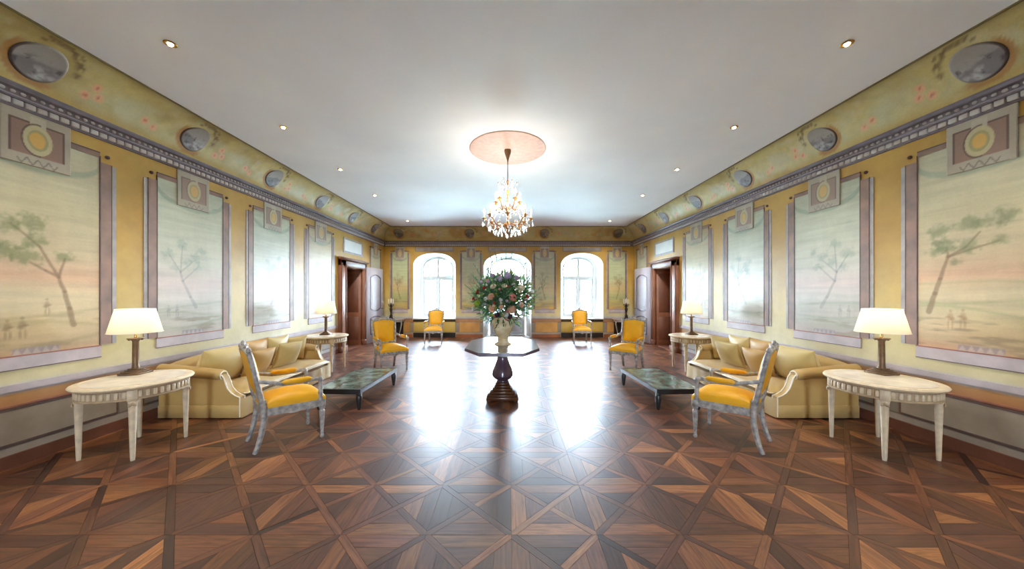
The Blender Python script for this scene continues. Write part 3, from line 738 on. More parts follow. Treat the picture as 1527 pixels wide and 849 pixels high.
# geometry of one painted panel on a wall; P maps (s, z, out) to the world
def wall_panel(P, s0, s1, parent, pal, seed, spec, fw=(0.105, 0.045), res=0.011, out=None, zt=3.02, cart=0.46, flip=False):
    """s0, s1 outer edges of the frame; the frame is brown strip + grey fillet, top rail, sill and shield."""
    t = sum(fw); i0, i1 = s0+t, s1-t; zs_ = 0.985
    nu = max(8, int((i1-i0)/res)); nv = int((zt-zs_)/res)
    S, Z = np.meshgrid(np.linspace(i0, i1, nu), np.linspace(zs_, zt, nv))
    pos = P(S, Z, 0.006); sk = (P(np.array(0.), np.array(0.), 0.0)-P(np.array(0.), np.array(0.), 0.006)).reshape(3)
    paint_grid('fresco_panel', pos, fresco_colour(S, Z, i0, i1, pal, seed, spec, zs_), M_paint, parent, skirt=sk, flip=flip)
    def slab(name, m, a, b_, z0, z1, th):
        p = P(np.array([a, b_]), np.array([z0, z1]), th); q = P(np.array([a, b_]), np.array([z0, z1]), -0.002)
        lo = np.minimum(p.min(0), q.min(0)); hi = np.maximum(p.max(0), q.max(0))
        return MB().box(lo[0], hi[0], lo[1], hi[1], lo[2], hi[2]).build(name, m, parent, smooth=False)
    zst = zt-0.045
    for e, d in ((s0, 1), (s1, -1)):
        a, b_ = sorted((e+d*fw[1], e+d*t)); slab('frame_strip', M_brownf, a, b_, zs_+0.01, zst, 0.010)
        a, b_ = sorted((e, e+d*fw[1])); slab('frame_fillet', M_greyf, a, b_, zs_+0.01, zst-0.01, 0.007)
        a, b_ = sorted((e+d*(t-0.006), e+d*(t+0.003))); slab('frame_line', M_darkf, a, b_, zs_+0.01, zt+0.02, 0.012)
        a, b_ = sorted((e+d*(fw[1]-0.003), e+d*(fw[1]+0.003))); slab('frame_line', M_darkf, a, b_, zs_+0.01, zst, 0.012)
        # rosette in the notched corner
        c = P(np.array([e+d*t*0.55]), np.array([zt+0.03]), 0.008)[0]; b2 = MB().ball(tuple(c), 0.021, 10, 6); b2.build('rosette', M_darkf, parent)
    slab('top_rail', M_brownf, i0, i1, zt, zt+0.055, 0.010); slab('frame_line', M_darkf, i0, i1, zt+0.05, zt+0.062, 0.012)
    slab('sill_band', M_sill, i0-0.01, i1+0.01, 0.865, zs_, 0.012); slab('frame_line', M_redl, i0-0.01, i1+0.01, zs_-0.004, zs_+0.008, 0.014)
    slab('frame_line', M_darkf, i0-0.01, i1+0.01, 0.862, 0.870, 0.014)
    # painted shield plate
    mid = (s0+s1)/2; c0, c1, z0, z1 = mid-cart/2, mid+cart/2, 2.735, 3.212
    nu = max(10, int(cart/0.008)); nv = 60
    S, Z = np.meshgrid(np.linspace(c0, c1, nu), np.linspace(z0, z1, nv)); U = (S-mid)/(cart/2); V = (Z-2.975)/0.24
    col = np.ones(S.shape+(3,))*npl((176, 164, 146)); n_ = fbm(S, Z, 7, seed+60); col = col*(0.80+0.24*n_)[..., None]
    inn = (np.abs(U) < 0.80) & (V > -0.62) & (V < 0.68); col = blend(col, npl((140, 106, 92)), inn.astype(float)*0.9)
    edge = inn & ((np.abs(U) > 0.74) | (V > 0.61)); col = blend(col, npl((84, 66, 58)), edge.astype(float)*0.8)
    neck = (np.abs(U) < 0.22) & (V > 0.3) & (V < 0.9); col = blend(col, npl((182, 170, 152)), neck.astype(float))
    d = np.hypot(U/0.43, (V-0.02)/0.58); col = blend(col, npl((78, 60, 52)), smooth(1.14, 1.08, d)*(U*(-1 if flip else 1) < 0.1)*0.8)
    col = blend(col, npl((190, 178, 136)), smooth(1.02, 0.97, d)); col = blend(col, npl((158, 150, 104)), smooth(0.72, 0.66, d)*0.9); col = blend(col, npl((214, 168, 88)), smooth(0.62, 0.45, d+0.3*(n_-0.5)))
    low = (V < -0.70); zig = np.abs(((U*3.2) % 1)-0.5)*2
    col = blend(col, npl((112, 106, 98)), (low & (np.abs(U) < 0.6) & (np.abs((V+0.85)/0.12-(zig-0.5)*2) < 0.35)).astype(float)*0.8)
    if pal is not WARM: col = blend(col, npl((170, 170, 158)), np.full(S.shape, 0.25))
    sk = (P(np.array(0.), np.array(0.), 0.0)-P(np.array(0.), np.array(0.), 0.02)).reshape(3)
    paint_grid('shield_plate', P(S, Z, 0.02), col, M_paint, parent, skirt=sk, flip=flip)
def mapper_side(sx):
    return lambda s, z, o: np.stack([np.broadcast_to(sx*(W-o), np.shape(s)).astype(float), np.asarray(s, float), np.asarray(z, float)], -1)
P_back = lambda s, z, o: np.stack([np.asarray(s, float), np.broadcast_to(D-o, np.shape(s)).astype(float), np.asarray(z, float)], -1)
SPANS = [(2.455, 3.705), (3.985, 5.235), (5.54, 6.79), (7.12, 8.36)]
SPEC1 = {-1: dict(hor=1.36, hill=npl((158, 146, 104)), ctr=npl((136, 112, 84)), clf=npl((104, 122, 74)), cfig=npl((128, 104, 74)),
                  trunk=[(3.34, 1.235), (3.31, 1.40), (3.27, 1.57), (3.23, 1.71)], branch=[[(3.23, 1.71), (3.10, 1.99), (2.92, 2.18)], [(3.23, 1.71), (3.14, 1.77), (3.04, 1.84)], [(3.23, 1.71), (3.277, 1.90)]],
                  blobs=[(3.05, 2.21, 0.085), (2.885, 2.18, 0.09), (3.06, 2.03, 0.07), (3.0, 1.90, 0.09), (2.885, 1.93, 0.08), (3.277, 1.92, 0.06), (2.75, 2.05, 0.09)],
                  figs=[(3.15, 1.345, 0.16), (2.99, 1.14, 0.20), (2.9, 1.14, 0.18)]),
         1: dict(hor=1.62, hill=npl((150, 160, 112)), ctr=npl((136, 112, 82)), clf=npl((112, 126, 86)), cfig=npl((156, 112, 70)),
                 trunk=[(3.46, 1.36), (3.41, 1.55), (3.37, 1.70), (3.31, 1.92)], branch=[[(3.31, 1.92), (3.18, 2.0), (3.086, 2.13)], [(3.31, 1.92), (3.16, 1.97), (2.96, 2.03)], [(3.31, 1.92), (3.32, 2.02)]],
                 blobs=[(3.38, 2.18, 0.07), (3.32, 2.04, 0.075), (3.40, 1.98, 0.06), (3.39, 2.06, 0.05), (3.167, 2.235, 0.075), (3.18, 2.0, 0.07), (3.01, 2.22, 0.08), (2.92, 2.25, 0.08), (2.96, 2.03, 0.05), (3.24, 1.86, 0.04)],
                 figs=[(3.29, 1.20, 0.19), (3.2, 1.21, 0.19)])}
for sx in (-1, 1):
    w = walls[sx]; P = mapper_side(sx)
    for k, (a, b_) in enumerate(SPANS):
        fl = sx == -1
        pal = WARM if k == 0 else COOL
        sp_ = SPEC1[sx] if k == 0 else spec_for('cool', (a+b_)/2, 0.5, 30+k, (k+sx) % 2 == 0)
        if k == 3: pal = [(z, tuple(int(c*0.7+d*0.3) for c, d in zip(cc, (214, 168, 110)))) for z, cc in COOL]
        wall_panel(P, a, b_, w, pal, 100+k*7+sx, sp_, res=0.0095 if k < 2 else 0.014, flip=(sx == 1))
    def sslab(name, m, a, b_, z0, z1, th, par=w, sx=sx):
        x0, x1 = sorted((sx*(W-th), sx*(W+0.002))); return MB().box(x0, x1, a, b_, z0, z1).build(name, m, par, smooth=False)
    # narrow panel between door and corner
    wall_panel(P, 10.45, 11.40, w, COOL, 171+sx, spec_for('cool', 10.95, 0.35, 44, sx < 0), fw=(0.06, 0.03), res=0.02, cart=0.34, flip=(sx == 1))
    # over-door panel
    ov = sslab('overdoor_panel', M_reveal, 8.80, 9.94, 2.66, 3.07, 0.008)
    for (a, b_, z0, z1) in ((8.80, 8.85, 2.66, 3.07), (9.89, 9.94, 2.66, 3.07), (8.85, 9.89, 3.02, 3.07), (8.85, 9.89, 2.66, 2.71)): sslab('overdoor_frame', M_greyf, a, b_, z0, z1, 0.016)
    # dado: rail and framed panels
    for (a, b_) in ((Y0, 8.50), (10.10, D)):
        sslab('dado_rail', M_sill, a, b_, 0.675, 0.735, 0.018); sslab('dado_line', M_redl, a, b_, 0.535, 0.55, 0.010)
        sslab('baseboard_'+('left' if sx < 0 else 'right'), M_base, a, b_, 0.0, 0.115, 0.018)
    for (a, b_) in [(0.9, 2.1)]+SPANS+[(10.45, 11.4)]:
        dp = sslab('dado_panel', M_dado, a, b_, 0.215, 0.505, 0.006)
        for (p, q, z0, z1) in ((a-0.015, a, 0.20, 0.52), (b_, b_+0.015, 0.20, 0.52), (a, b_, 0.505, 0.52), (a, b_, 0.20, 0.215)): sslab('dado_frame', M_darkf, p, q, z0, z1, 0.009)
# back wall panels
for k, (a, b_) in enumerate([(-4.21, -3.50), (-1.74, -0.93), (0.85, 1.70), (3.47, 4.21)]):
    wall_panel(P_back, a, b_, wall_back, BACKP if k in (0, 3) else [(z, tuple(int(c*0.55+d*0.45) for c, d in zip(cc, (196, 190, 170)))) if z > 1.3 else (z, cc) for z, cc in BACKP], 200+k,
               dict(spec_for('warm', (a+b_)/2, 0.26, 60+k, k % 2 == 0), clf=npl((150, 122, 84)) if k in (0, 3) else npl((130, 140, 110))), fw=(0.05, 0.03), res=0.015, cart=0.32, flip=False)
def bslab(name, m, a, b_, z0, z1, th): return MB().box(a, b_, D-th, D+0.002, z0, z1).build(name, m, wall_back, smooth=False)
for (a, b_) in ((-W, -3.40), (-1.86, -0.92), (0.83, 1.83), (3.37, W)):
    bslab('dado_rail', M_brownf, a, b_, 0.63, 0.665, 0.014); bslab('baseboard_back', mat('orange_brown_baseboard', lin((150, 86, 44)), 0.4, noise=(4, 0.2)), a, b_, 0.0, 0.11, 0.018)
    dp = bslab('dado_panel', M_dadoo, a+0.12, b_-0.10, 0.19, 0.54, 0.008)
    for (p, q, z0, z1) in ((a+0.10, a+0.12, 0.17, 0.56), (b_-0.10, b_-0.08, 0.17, 0.56), (a+0.12, b_-0.10, 0.54, 0.56), (a+0.12, b_-0.10, 0.17, 0.19)): bslab('dado_frame', M_brownf, p, q, z0, z1, 0.012)
for x, hw in ((WINX[0], 0.66), (WINX[1], 0.66), (WINX[2], 0.66)):
    bslab('overwindow_panel', M_greyf, x-hw, x+hw, 3.06, 3.19, 0.006)
    for (p, q, z0, z1) in ((x-hw-0.02, x-hw, 3.04, 3.20), (x+hw, x+hw+0.02, 3.04, 3.20), (x-hw, x+hw, 3.04, 3.06)): bslab('overwindow_frame', M_brownf, p, q, z0, z1, 0.009)

# ------------------------------------------------------------------ side doors
for sx, nm in ((-1, 'door_1'), (1, 'door_2')):
    root = empty_struct(nm)
    def db(name, m, xa, xb, ya, yb, za, zb, par=root, r=0.006, sx=sx):
        x0, x1 = sorted((sx*xa, sx*xb)); return MB().rbox(x0, x1, ya, yb, za, zb, r, 1).build(name, m, par)
    for (ya, yb) in ((DY0-0.30, DY0+0.02), (DY1-0.02, DY1+0.17)):
        cs = db('casing', M_wood, W-0.075, W+0.03, ya, yb, 0, 2.44)
        db('casing_bead', M_woodd, W-0.092, W-0.07, ya+0.03, ya+0.07, 0.14, 2.36, cs); db('casing_bead', M_woodd, W-0.092, W-0.07, yb-0.06, yb-0.03, 0.14, 2.36, cs)
        db('plinth_block', M_woodd, W-0.095, W, ya-0.01, yb+0.01, 0, 0.16, cs)
    hd = db('head_casing', M_wood, W-0.075, W+0.03, DY0-0.30, DY1+0.17, DZ-0.01, 2.46)
    db('lit_head_fascia', M_doorgrey, W-0.086, W-0.06, DY0-0.02, DY1+0.02, DZ+0.02, 2.42, hd)  # pale colour paints in the light falling on the door head
    db('head_cornice', M_woodd, W-0.13, W, DY0-0.34, DY1+0.21, 2.455, 2.51, hd, 0.012)
    db('jamb', M_wood, W, W+0.64, DY0, DY0+0.02, 0, DZ); jf = db('jamb', M_wood, W, W+0.64, DY1-0.02, DY1, 0, DZ)
    for (za, zb) in ((0.15, 0.85), (0.98, 2.15)): db('jamb_panel', M_woodd, W+0.10, W+0.52, DY1-0.028, DY1-0.016, za, zb, jf)
    db('head_lining', M_woodd, W, W+0.64, DY0, DY1, DZ-0.02, DZ)
    inner = db('closed_leaf', M_woodd, W+0.58, W+0.63, DY0+0.02, DY1-0.02, 0.004, DZ-0.02)
    for (za, zb) in ((0.15, 0.85), (1.0, 2.1)): db('leaf_panel', M_wood, W+0.57, W+0.585, DY0+0.15, DY1-0.15, za, zb, inner)
    db('threshold', M_woodd, W-0.02, W+0.64, DY0, DY1, -0.01, 0.004)
    # open leaf folded back against the wall, hinged at the far jamb
    lf = MB(); lw, lh = 0.98, 2.36
    lf.rbox(0, lw, -0.022, 0.022, 0.012, lh, 0.004, 1)
    leaf = lf.build('open_leaf', M_doorgrey, root)
    leaf.location = (sx*(W-0.10), DY1+0.10, 0); leaf.rotation_euler = (0, 0, PI/2+(-sx)*(-0.10) if sx > 0 else PI/2-0.10)
    if sx > 0: leaf.rotation_euler = (0, 0, PI/2+0.10)
    fs = 1 if sx > 0 else -1           # visible face of the leaf in its own y
    def mould(x0, x1, z0, z1, wav=0):
        b = MB(); N = 10
        top = [(x0+(x1-x0)*q/N, z1-wav*(4*(q/N-0.5)**2)) for q in range(N+1)]; bot = [(x1-(x1-x0)*q/N, z0+wav*(4*(q/N-0.5)**2)*0.9) for q in range(N+1)]
        lo = top+bot; cx, cz = (x0+x1)/2, (z0+z1)/2
        li2 = [(cx+(p[0]-cx)*(1-0.07/(x1-x0)*1.0), cz+(p[1]-cz)*(1-0.07/(z1-z0)*1.0)) for p in lo]
        ring(b, lo, li2, fs*0.018, fs*0.036); return b
    mould(0.16, 0.82, 0.98, 2.16, 0.10).build('panel_moulding', M_doorline, leaf); mould(0.16, 0.82, 0.22, 0.84, 0.06).build('panel_moulding', M_doorline, leaf)
    MB().box(0.27, 0.71, min(fs*0.02, fs*0.028), max(fs*0.02, fs*0.028), 1.16, 2.0).build('raised_panel', M_doorgrey, leaf, smooth=False)
    MB().tube([(0.90, fs*0.02, 1.05), (0.90, fs*0.06, 1.05), (0.80, fs*0.06, 1.05)], 0.010, 8).build('handle', M_brass, leaf)

# ------------------------------------------------------------------ park outside the windows
lawn = MB().box(-60, 60, D+0.9, 90, -0.75, -0.7).box(-60, 60, -60, Y0-0.5, -0.75, -0.7).build('lawn', mat('gravel_and_lawn', lin((176, 176, 168)), 0.9, noise=(0.25, 0.15), col2=lin((160, 172, 150))), smooth=False); lawn['kind'] = 'structure'
M_leafo = mat('tree_foliage', lin((70, 104, 66)), 0.8, noise=(3, 0.5)); M_bark = mat('tree_bark', lin((92, 78, 62)), 0.9)
for x, y, h_, r_, lb in ((7.8, 30, 6.2, 2.0, 'round green park tree seen through the right window, beside the window bar'), (-5.0, 36, 6.0, 2.2, 'round green park tree seen through the left window'),
                     (13.5, 44, 7.5, 2.6, 'taller distant green park tree out beyond the right window'), (-14.5, 46, 7.0, 2.6, 'distant green park tree far out beyond the left window')):
    t = thing('park_tree', lb, 'tree', (x, y, -0.7))
    MB().tube([(0, 0, 0), (0.05, 0, h_*0.3), (0, 0.05, h_*0.6)], [0.22, 0.17, 0.1], 8).build('trunk', M_bark, t)
    cb = MB(); tr = random.Random(int(x*10))
    for q in range(26):
        a = tr.uniform(0, 2*PI); e = tr.uniform(-0.7, 1.2); rr = r_*tr.uniform(0.35, 0.8)
        cb.ball((rr*math.cos(a)*math.cos(e*0.8), rr*math.sin(a)*math.cos(e*0.8), h_*0.62+rr*math.sin(e)*1.0), r_*tr.uniform(0.3, 0.48), 8, 6)
    cb.build('crown', M_leafo, t)

# ------------------------------------------------------------------ ceiling spotlights
SPOTS = [(3.03, 3.12), (4.55, 3.12), (6.09, 3.12), (7.70, 3.14), (10.4, 3.2), (1.5, 3.12), (0.0, 3.12)]
ordn = ['nearest', 'second nearest', 'third nearest', 'fourth', 'farthest', 'unseen first', 'unseen second']
spot_me = {}
for sx in (-1, 1):
    for k, (y, x) in enumerate(SPOTS):
        if k >= 5: lb = 'brass ceiling spotlight near the %s wall, %s the one nearest in view' % ('left' if sx < 0 else 'right', 'just before' if k == 5 else 'two places before')
        else: lb = '%s brass recessed ceiling spotlight in the row above the %s wall' % (ordn[k], 'left' if sx < 0 else 'right')
        t = thing('ceiling_spotlight', lb, 'spotlight', (sx*x, y, ZC), 0, 'recessed ceiling spotlights')
        if not spot_me:
            b = MB(); b.lathe([(0.030, -0.002), (0.046, -0.002), (0.050, -0.007), (0.046, -0.012), (0.032, -0.014), (0.023, -0.008)], 20); spot_me['ring'] = b.build('trim_ring', M_brass, t)
            spot_me['lens'] = MB().lathe([(0.001, -0.024), (0.014, -0.022), (0.021, -0.012), (0.022, -0.003)], 16).build('lens', M_lens, t)
        else:
            part_copy(spot_me['ring'], t); part_copy(spot_me['lens'], t)
        l = bpy.data.lights.new('spot_lamp', 'SPOT'); l.energy = SPOT_W*(2.9 if k in (2, 3) else 1.0); l.color = (1.0, 0.95, 0.88); l.spot_size = 1.15 if k in (2, 3) else 1.75; l.spot_blend = 0.7; l.shadow_soft_size = 0.04
        lo = bpy.data.objects.new('spot_lamp', l); C.objects.link(lo); lo.parent = t; lo.location = (0, 0, -0.035); lo.rotation_euler = (0.3 if k == 4 else 0.86 if k in (2, 3) else 0.0, -sx*0.12, 0)   # the far gimbals are turned to the end wall

# ------------------------------------------------------------------ chandelier
ch = thing('chandelier', 'crystal chandelier with gilt arms and lit candle bulbs below the ceiling rose', 'chandelier', (-0.015, 5.26, 0))
MB().lathe([(0.010, 3.66), (0.014, 3.69), (0.030, 3.74), (0.050, 3.80), (0.055, 3.835), (0.055, 3.848), (0.02, 3.848)], 18).build('canopy', M_iron, ch)
MB().tube([(0, 0, 3.34), (0, 0, 3.68)], 0.007, 8).build('suspension_rod', M_dark, ch)
MB().lathe([(0.004, 2.50), (0.022, 2.52), (0.03, 2.55), (0.018, 2.58), (0.05, 2.62), (0.055, 2.66), (0.02, 2.70), (0.016, 2.85), (0.04, 2.89), (0.045, 2.92), (0.016, 2.96), (0.012, 3.12), (0.032, 3.17), (0.012, 3.22), (0.010, 3.30), (0.022, 3.34), (0.008, 3.38)], 16).build('central_stem', M_gold, ch)
protos = {}
def cpart(key, maker, m, par, loc, rz=0):
    if key not in protos: o = maker().build(key, m, par); protos[key] = o
    else: o = part_copy(protos[key], par)
    o.location = loc; o.rotation_euler = (0, 0, rz); return o
def arm_mb(R_, z0, z1, drop):
    b = MB(); pts = []
    for q in range(15):
        t = q/14; r_ = 0.03+(R_-0.03)*t; z = z0+(z1-z0)*t*t-drop*math.sin(PI*min(1, t*1.15))+0.05*math.sin(2*PI*t)*(1-t); pts.append((r_, 0, z))
    b.tube(pts, [0.008]*15, 6)
    b.tube([(0.10*R_/0.38+0.1*R_, 0, z0-drop*0.6), (0.45*R_, 0, z0-drop*0.1), (0.6*R_, 0, z0+0.01), (0.62*R_, 0, z0-0.03)], 0.005, 6); return b
def cup_mb(): return MB().lathe([(0.006, -0.03), (0.016, -0.02), (0.020, 0.0), (0.042, 0.006), (0.044, 0.010), (0.018, 0.012), (0.016, 0.03), (0.010, 0.032)], 14)
def drop_mb(): return MB().lathe([(0.0008, 0), (0.005, -0.008), (0.008, -0.022), (0.015, -0.045), (0.017, -0.058), (0.012, -0.072), (0.0008, -0.082)], 8)
def smalldrop_mb(): return MB().lathe([(0.0008, 0), (0.009, -0.012), (0.011, -0.022), (0.006, -0.034), (0.0008, -0.04)], 6)
def candle_mb(): return MB().lathe([(0.010, 0.0), (0.010, 0.075), (0.004, 0.078)], 10)
def bulb_mb(): return MB().lathe([(0.004, 0), (0.012, 0.012), (0.013, 0.022), (0.007, 0.042), (0.001, 0.058)], 10)
for tier, (n, R_, z0, z1, drop, off) in enumerate(((8, 0.375, 2.66, 2.74, 0.07, 0.0), (5, 0.205, 2.92, 3.02, 0.05, 0.3))):
    for k in range(n):
        a = 2*PI*k/n+off; ca, sa = math.cos(a), math.sin(a)
        key = 'arm' if tier == 0 else 'upper_arm'
        cpart(key, lambda: arm_mb(R_, z0, z1, drop), M_gold, ch, (0, 0, 0), a)
        cpart('drip_pan', cup_mb, M_gold, ch, (R_*ca, R_*sa, z1))
        cd = cpart('candle', candle_mb, M_candle, ch, (R_*ca, R_*sa, z1+0.03))
        if 'bulb' not in protos: bo = bulb_mb().build('bulb', M_bulb, cd); protos['bulb'] = bo
        else: bo = part_copy(protos['bulb'], cd)
        bo.location = (0, 0, 0.078)
        l = bpy.data.lights.new('candle_lamp', 'POINT'); l.energy = BULB_W; l.color = (1.0, 0.92, 0.80); l.shadow_soft_size = 0.03
        lo = bpy.data.objects.new('candle_lamp', l); C.objects.link(lo); lo.parent = ch; lo.location = (R_*ca*1.06, R_*sa*1.06, z1+0.20)
        for q in range(3):
            aa = a+(q-1)*0.35/ (1 if tier == 0 else 0.8); rr = R_*(1.06 if q == 1 else 0.88)
            cpart('crystal_drop', drop_mb, M_crystal, ch, (rr*math.cos(aa), rr*math.sin(aa), z1-(0.045 if q == 1 else 0.075)))
        cpart('crystal_bead', smalldrop_mb, M_crystal, ch, (R_*0.55*ca, R_*0.55*sa, z0-drop*0.4-0.03))
for k in range(8):
    a = 2*PI*k/8+0.2; cpart('crystal_drop', drop_mb, M_crystal, ch, (0.12*math.cos(a), 0.12*math.sin(a), 2.60)); cpart('crystal_bead', smalldrop_mb, M_crystal, ch, (0.24*math.cos(a), 0.24*math.sin(a), 2.585))
for k in range(6):
    a = 2*PI*k/6; b = None
    def crown_mb(): return MB().tube([(0.01, 0, 3.24), (0.06, 0, 3.26), (0.11, 0, 3.32), (0.13, 0, 3.37), (0.15, 0, 3.365)], 0.005, 6)
    cpart('crown_arm', crown_mb, M_crystal, ch, (0, 0, 0), a)
    cpart('crystal_drop', drop_mb, M_crystal, ch, (0.15*math.cos(a), 0.15*math.sin(a), 3.36)); cpart('crystal_bead', smalldrop_mb, M_crystal, ch, (0.09*math.cos(a+.5), 0.09*math.sin(a+.5), 3.24))
cpart('crystal_drop', drop_mb, M_crystal, ch, (0, 0, 2.50))
for k in range(16):
    a = 2*PI*k/16+0.1; cpart('crystal_drop', drop_mb, M_crystal, ch, (0.30*math.cos(a), 0.30*math.sin(a), 2.615)); cpart('crystal_bead', smalldrop_mb, M_crystal, ch, (0.40*math.cos(a), 0.40*math.sin(a), 2.70))
    cpart('crystal_bead', smalldrop_mb, M_crystal, ch, (0.16*math.cos(a), 0.16*math.sin(a), 2.86)); cpart('crystal_drop', drop_mb, M_crystal, ch, (0.20*math.cos(a), 0.20*math.sin(a), 2.56))
# bead swags from the crown to the lower arms
for k in range(8):
    a = 2*PI*k/8; sw = MB()
    for q in range(14):
        t = q/13; r_ = 0.10+0.27*t; z = 3.30-0.54*t-0.10*math.sin(PI*t); sw.ball((r_*math.cos(a), r_*math.sin(a), z), 0.008, 6, 4)
    sw.build('bead_swag', M_crystal, ch, kind='stuff')

# ------------------------------------------------------------------ centre table, urn, bouquet
TX, TY, TH = -0.09, 4.90, 0.80
tb = thing('octagonal_table', 'dark polished octagonal centre table on a carved baluster pedestal', 'table', (TX, TY, 0))
octp = [(0.30, -0.77), (0.51, -0.42), (0.51, 0.40), (0.30, 0.77), (-0.30, 0.77), (-0.51, 0.40), (-0.51, -0.42), (-0.30, -0.77)]
def otop(b, z0, z1, s): b.prism([(p[0]*s, p[1]*s) for p in octp], 'z', z0, z1)
b = MB(); otop(b, TH-0.034, TH-0.004, 1.0); o = b.build('table_top', M_tablew, tb, smooth=False)
b = MB(); otop(b, TH-0.006, TH, 0.985); b.build('top_surface', M_tablew, o, smooth=False)
b = MB(); otop(b, TH-0.055, TH-0.030, 0.93); b.build('top_moulding', M_tablew, o, smooth=False)
MB().lathe([(0.085, 0.235), (0.092, 0.245), (0.080, 0.262), (0.10, 0.275), (0.135, 0.30), (0.158, 0.34), (0.155, 0.38), (0.135, 0.44), (0.105, 0.51), (0.083, 0.57), (0.076, 0.62), (0.085, 0.66), (0.12, 0.71), (0.16, 0.745), (0.16, 0.76)], 28).build('baluster', M_tablew, tb, ang=0.5)
b = MB()
for w_, z0, z1 in ((0.46, 0.02, 0.07), (0.43, 0.07, 0.10), (0.36, 0.10, 0.135), (0.29, 0.135, 0.17), (0.235, 0.17, 0.205), (0.20, 0.205, 0.24)): b.rbox(-w_/2, w_/2, -w_/2, w_/2, z0, z1, 0.006, 1)
b.build('stepped_base', M_tablew2, tb)
b = MB()
for sx in (-1, 1):
    for sy in (-1, 1): b.rbox(sx*0.19-0.03, sx*0.19+0.03, sy*0.19-0.03, sy*0.19+0.03, 0, 0.025, 0.004, 1)
b.build('base_feet', M_tablew2, tb)
UX, UY = -0.085, 4.86
urn = thing('flower_urn', 'cream and ochre footed urn holding flowers on the octagonal table', 'urn', (UX, UY, TH))
MB().lathe([(0.125, 0.0), (0.128, 0.012), (0.115, 0.022), (0.085, 0.035), (0.078, 0.06)], 28).build('foot', M_urn, urn)
MB().lathe([(0.080, 0.058), (0.076, 0.075), (0.090, 0.088), (0.078, 0.10), (0.095, 0.125), (0.122, 0.18), (0.146, 0.25), (0.166, 0.32), (0.180, 0.37), (0.17, 0.37), (0.14, 0.30), (0.08, 0.16), (0.02, 0.12)], 40, flute=(0.05, 0.12, 0.33, 20)).build('bowl', M_urn, urn)
MB().lathe([(0.173, 0.362), (0.19, 0.378), (0.197, 0.392), (0.19, 0.405), (0.172, 0.40), (0.168, 0.37)], 36).build('rim', M_urn, urn)
bq = thing('bouquet', 'huge bouquet of pink, white and red flowers with spiky greenery in the urn', 'bouquet', (UX, UY, TH+0.36))
def leafy(name, col, k, nz):
    m = mat(name, col, 0.5, noise=nz); nt = m.node_tree; b = nt.nodes['Principled BSDF']; o = nt.nodes['Material Output']
    t = nt.nodes.new('ShaderNodeBsdfTranslucent'); mx = nt.nodes.new('ShaderNodeMixShader'); mx.inputs[0].default_value = k
    nt.links.new(b.inputs['Base Color'].links[0].from_socket, t.inputs[0]); nt.links.new(b.outputs[0], mx.inputs[1]); nt.links.new(t.outputs[0], mx.inputs[2]); nt.links.new(mx.outputs[0], o.inputs[0]); return m
M_lfd = leafy('dark_green_leaf', lin((92, 138, 98)), 0.45, (9, 0.35)); M_lfm = leafy('mid_green_leaf', lin((146, 190, 126)), 0.45, (9, 0.3)); M_lfs = leafy('grey_green_sprig', lin((112, 150, 118)), 0.3, (9, 0.3))
br = random.Random(21)
def leaf_add(b, p, d, L, w_, droop=0.2):
    d = Vector(d).normalized(); up = Vector((0, 0, 1)); s_ = d.cross(up)
    if s_.length < 0.1: s_ = Vector((1, 0, 0))
    s_.normalize(); a = br.uniform(-1, 1); n_ = s_.cross(d).normalized(); s_ = (s_*math.cos(a)+n_*math.sin(a)).normalized()
    p = Vector(p); m1 = p+d*L*0.35+up*0.0; m2 = p+d*L*0.7-up*L*droop*0.3; e_ = p+d*L-up*L*droop
    b.add([p, m1+s_*w_, m1-s_*w_, m2+s_*w_*0.8, m2-s_*w_*0.8, e_], [(0, 2, 1), (1, 2, 4, 3), (3, 4, 5)])
def on_mass(a, e, k=1.0): return Vector((0.39*k*math.cos(a)*math.cos(e), 0.36*k*math.sin(a)*math.cos(e), 0.33+0.33*k*math.sin(e)))
for m_, nm, cnt, kk in ((M_lfd, 'dark_foliage', 3600, 0.92), (M_lfm, 'light_foliage', 1500, 1.02)):
    b = MB()
    for q in range(cnt):
        a = br.uniform(0, 2*PI); e = math.asin(br.uniform(-0.95, 1)); k = kk*br.uniform(0.25, 1.16); p = on_mass(a, e, k)
        d = (p-Vector((0, 0, 0.10))).normalized()+Vector((br.uniform(-.6, .6), br.uniform(-.6, .6), br.uniform(-.6, .5)))
        leaf_add(b, p, d, br.uniform(0.05, 0.13), br.uniform(0.005, 0.015), br.uniform(0, 0.5))
    b.build(nm, m_, bq, smooth=False, merge=False, kind='stuff')
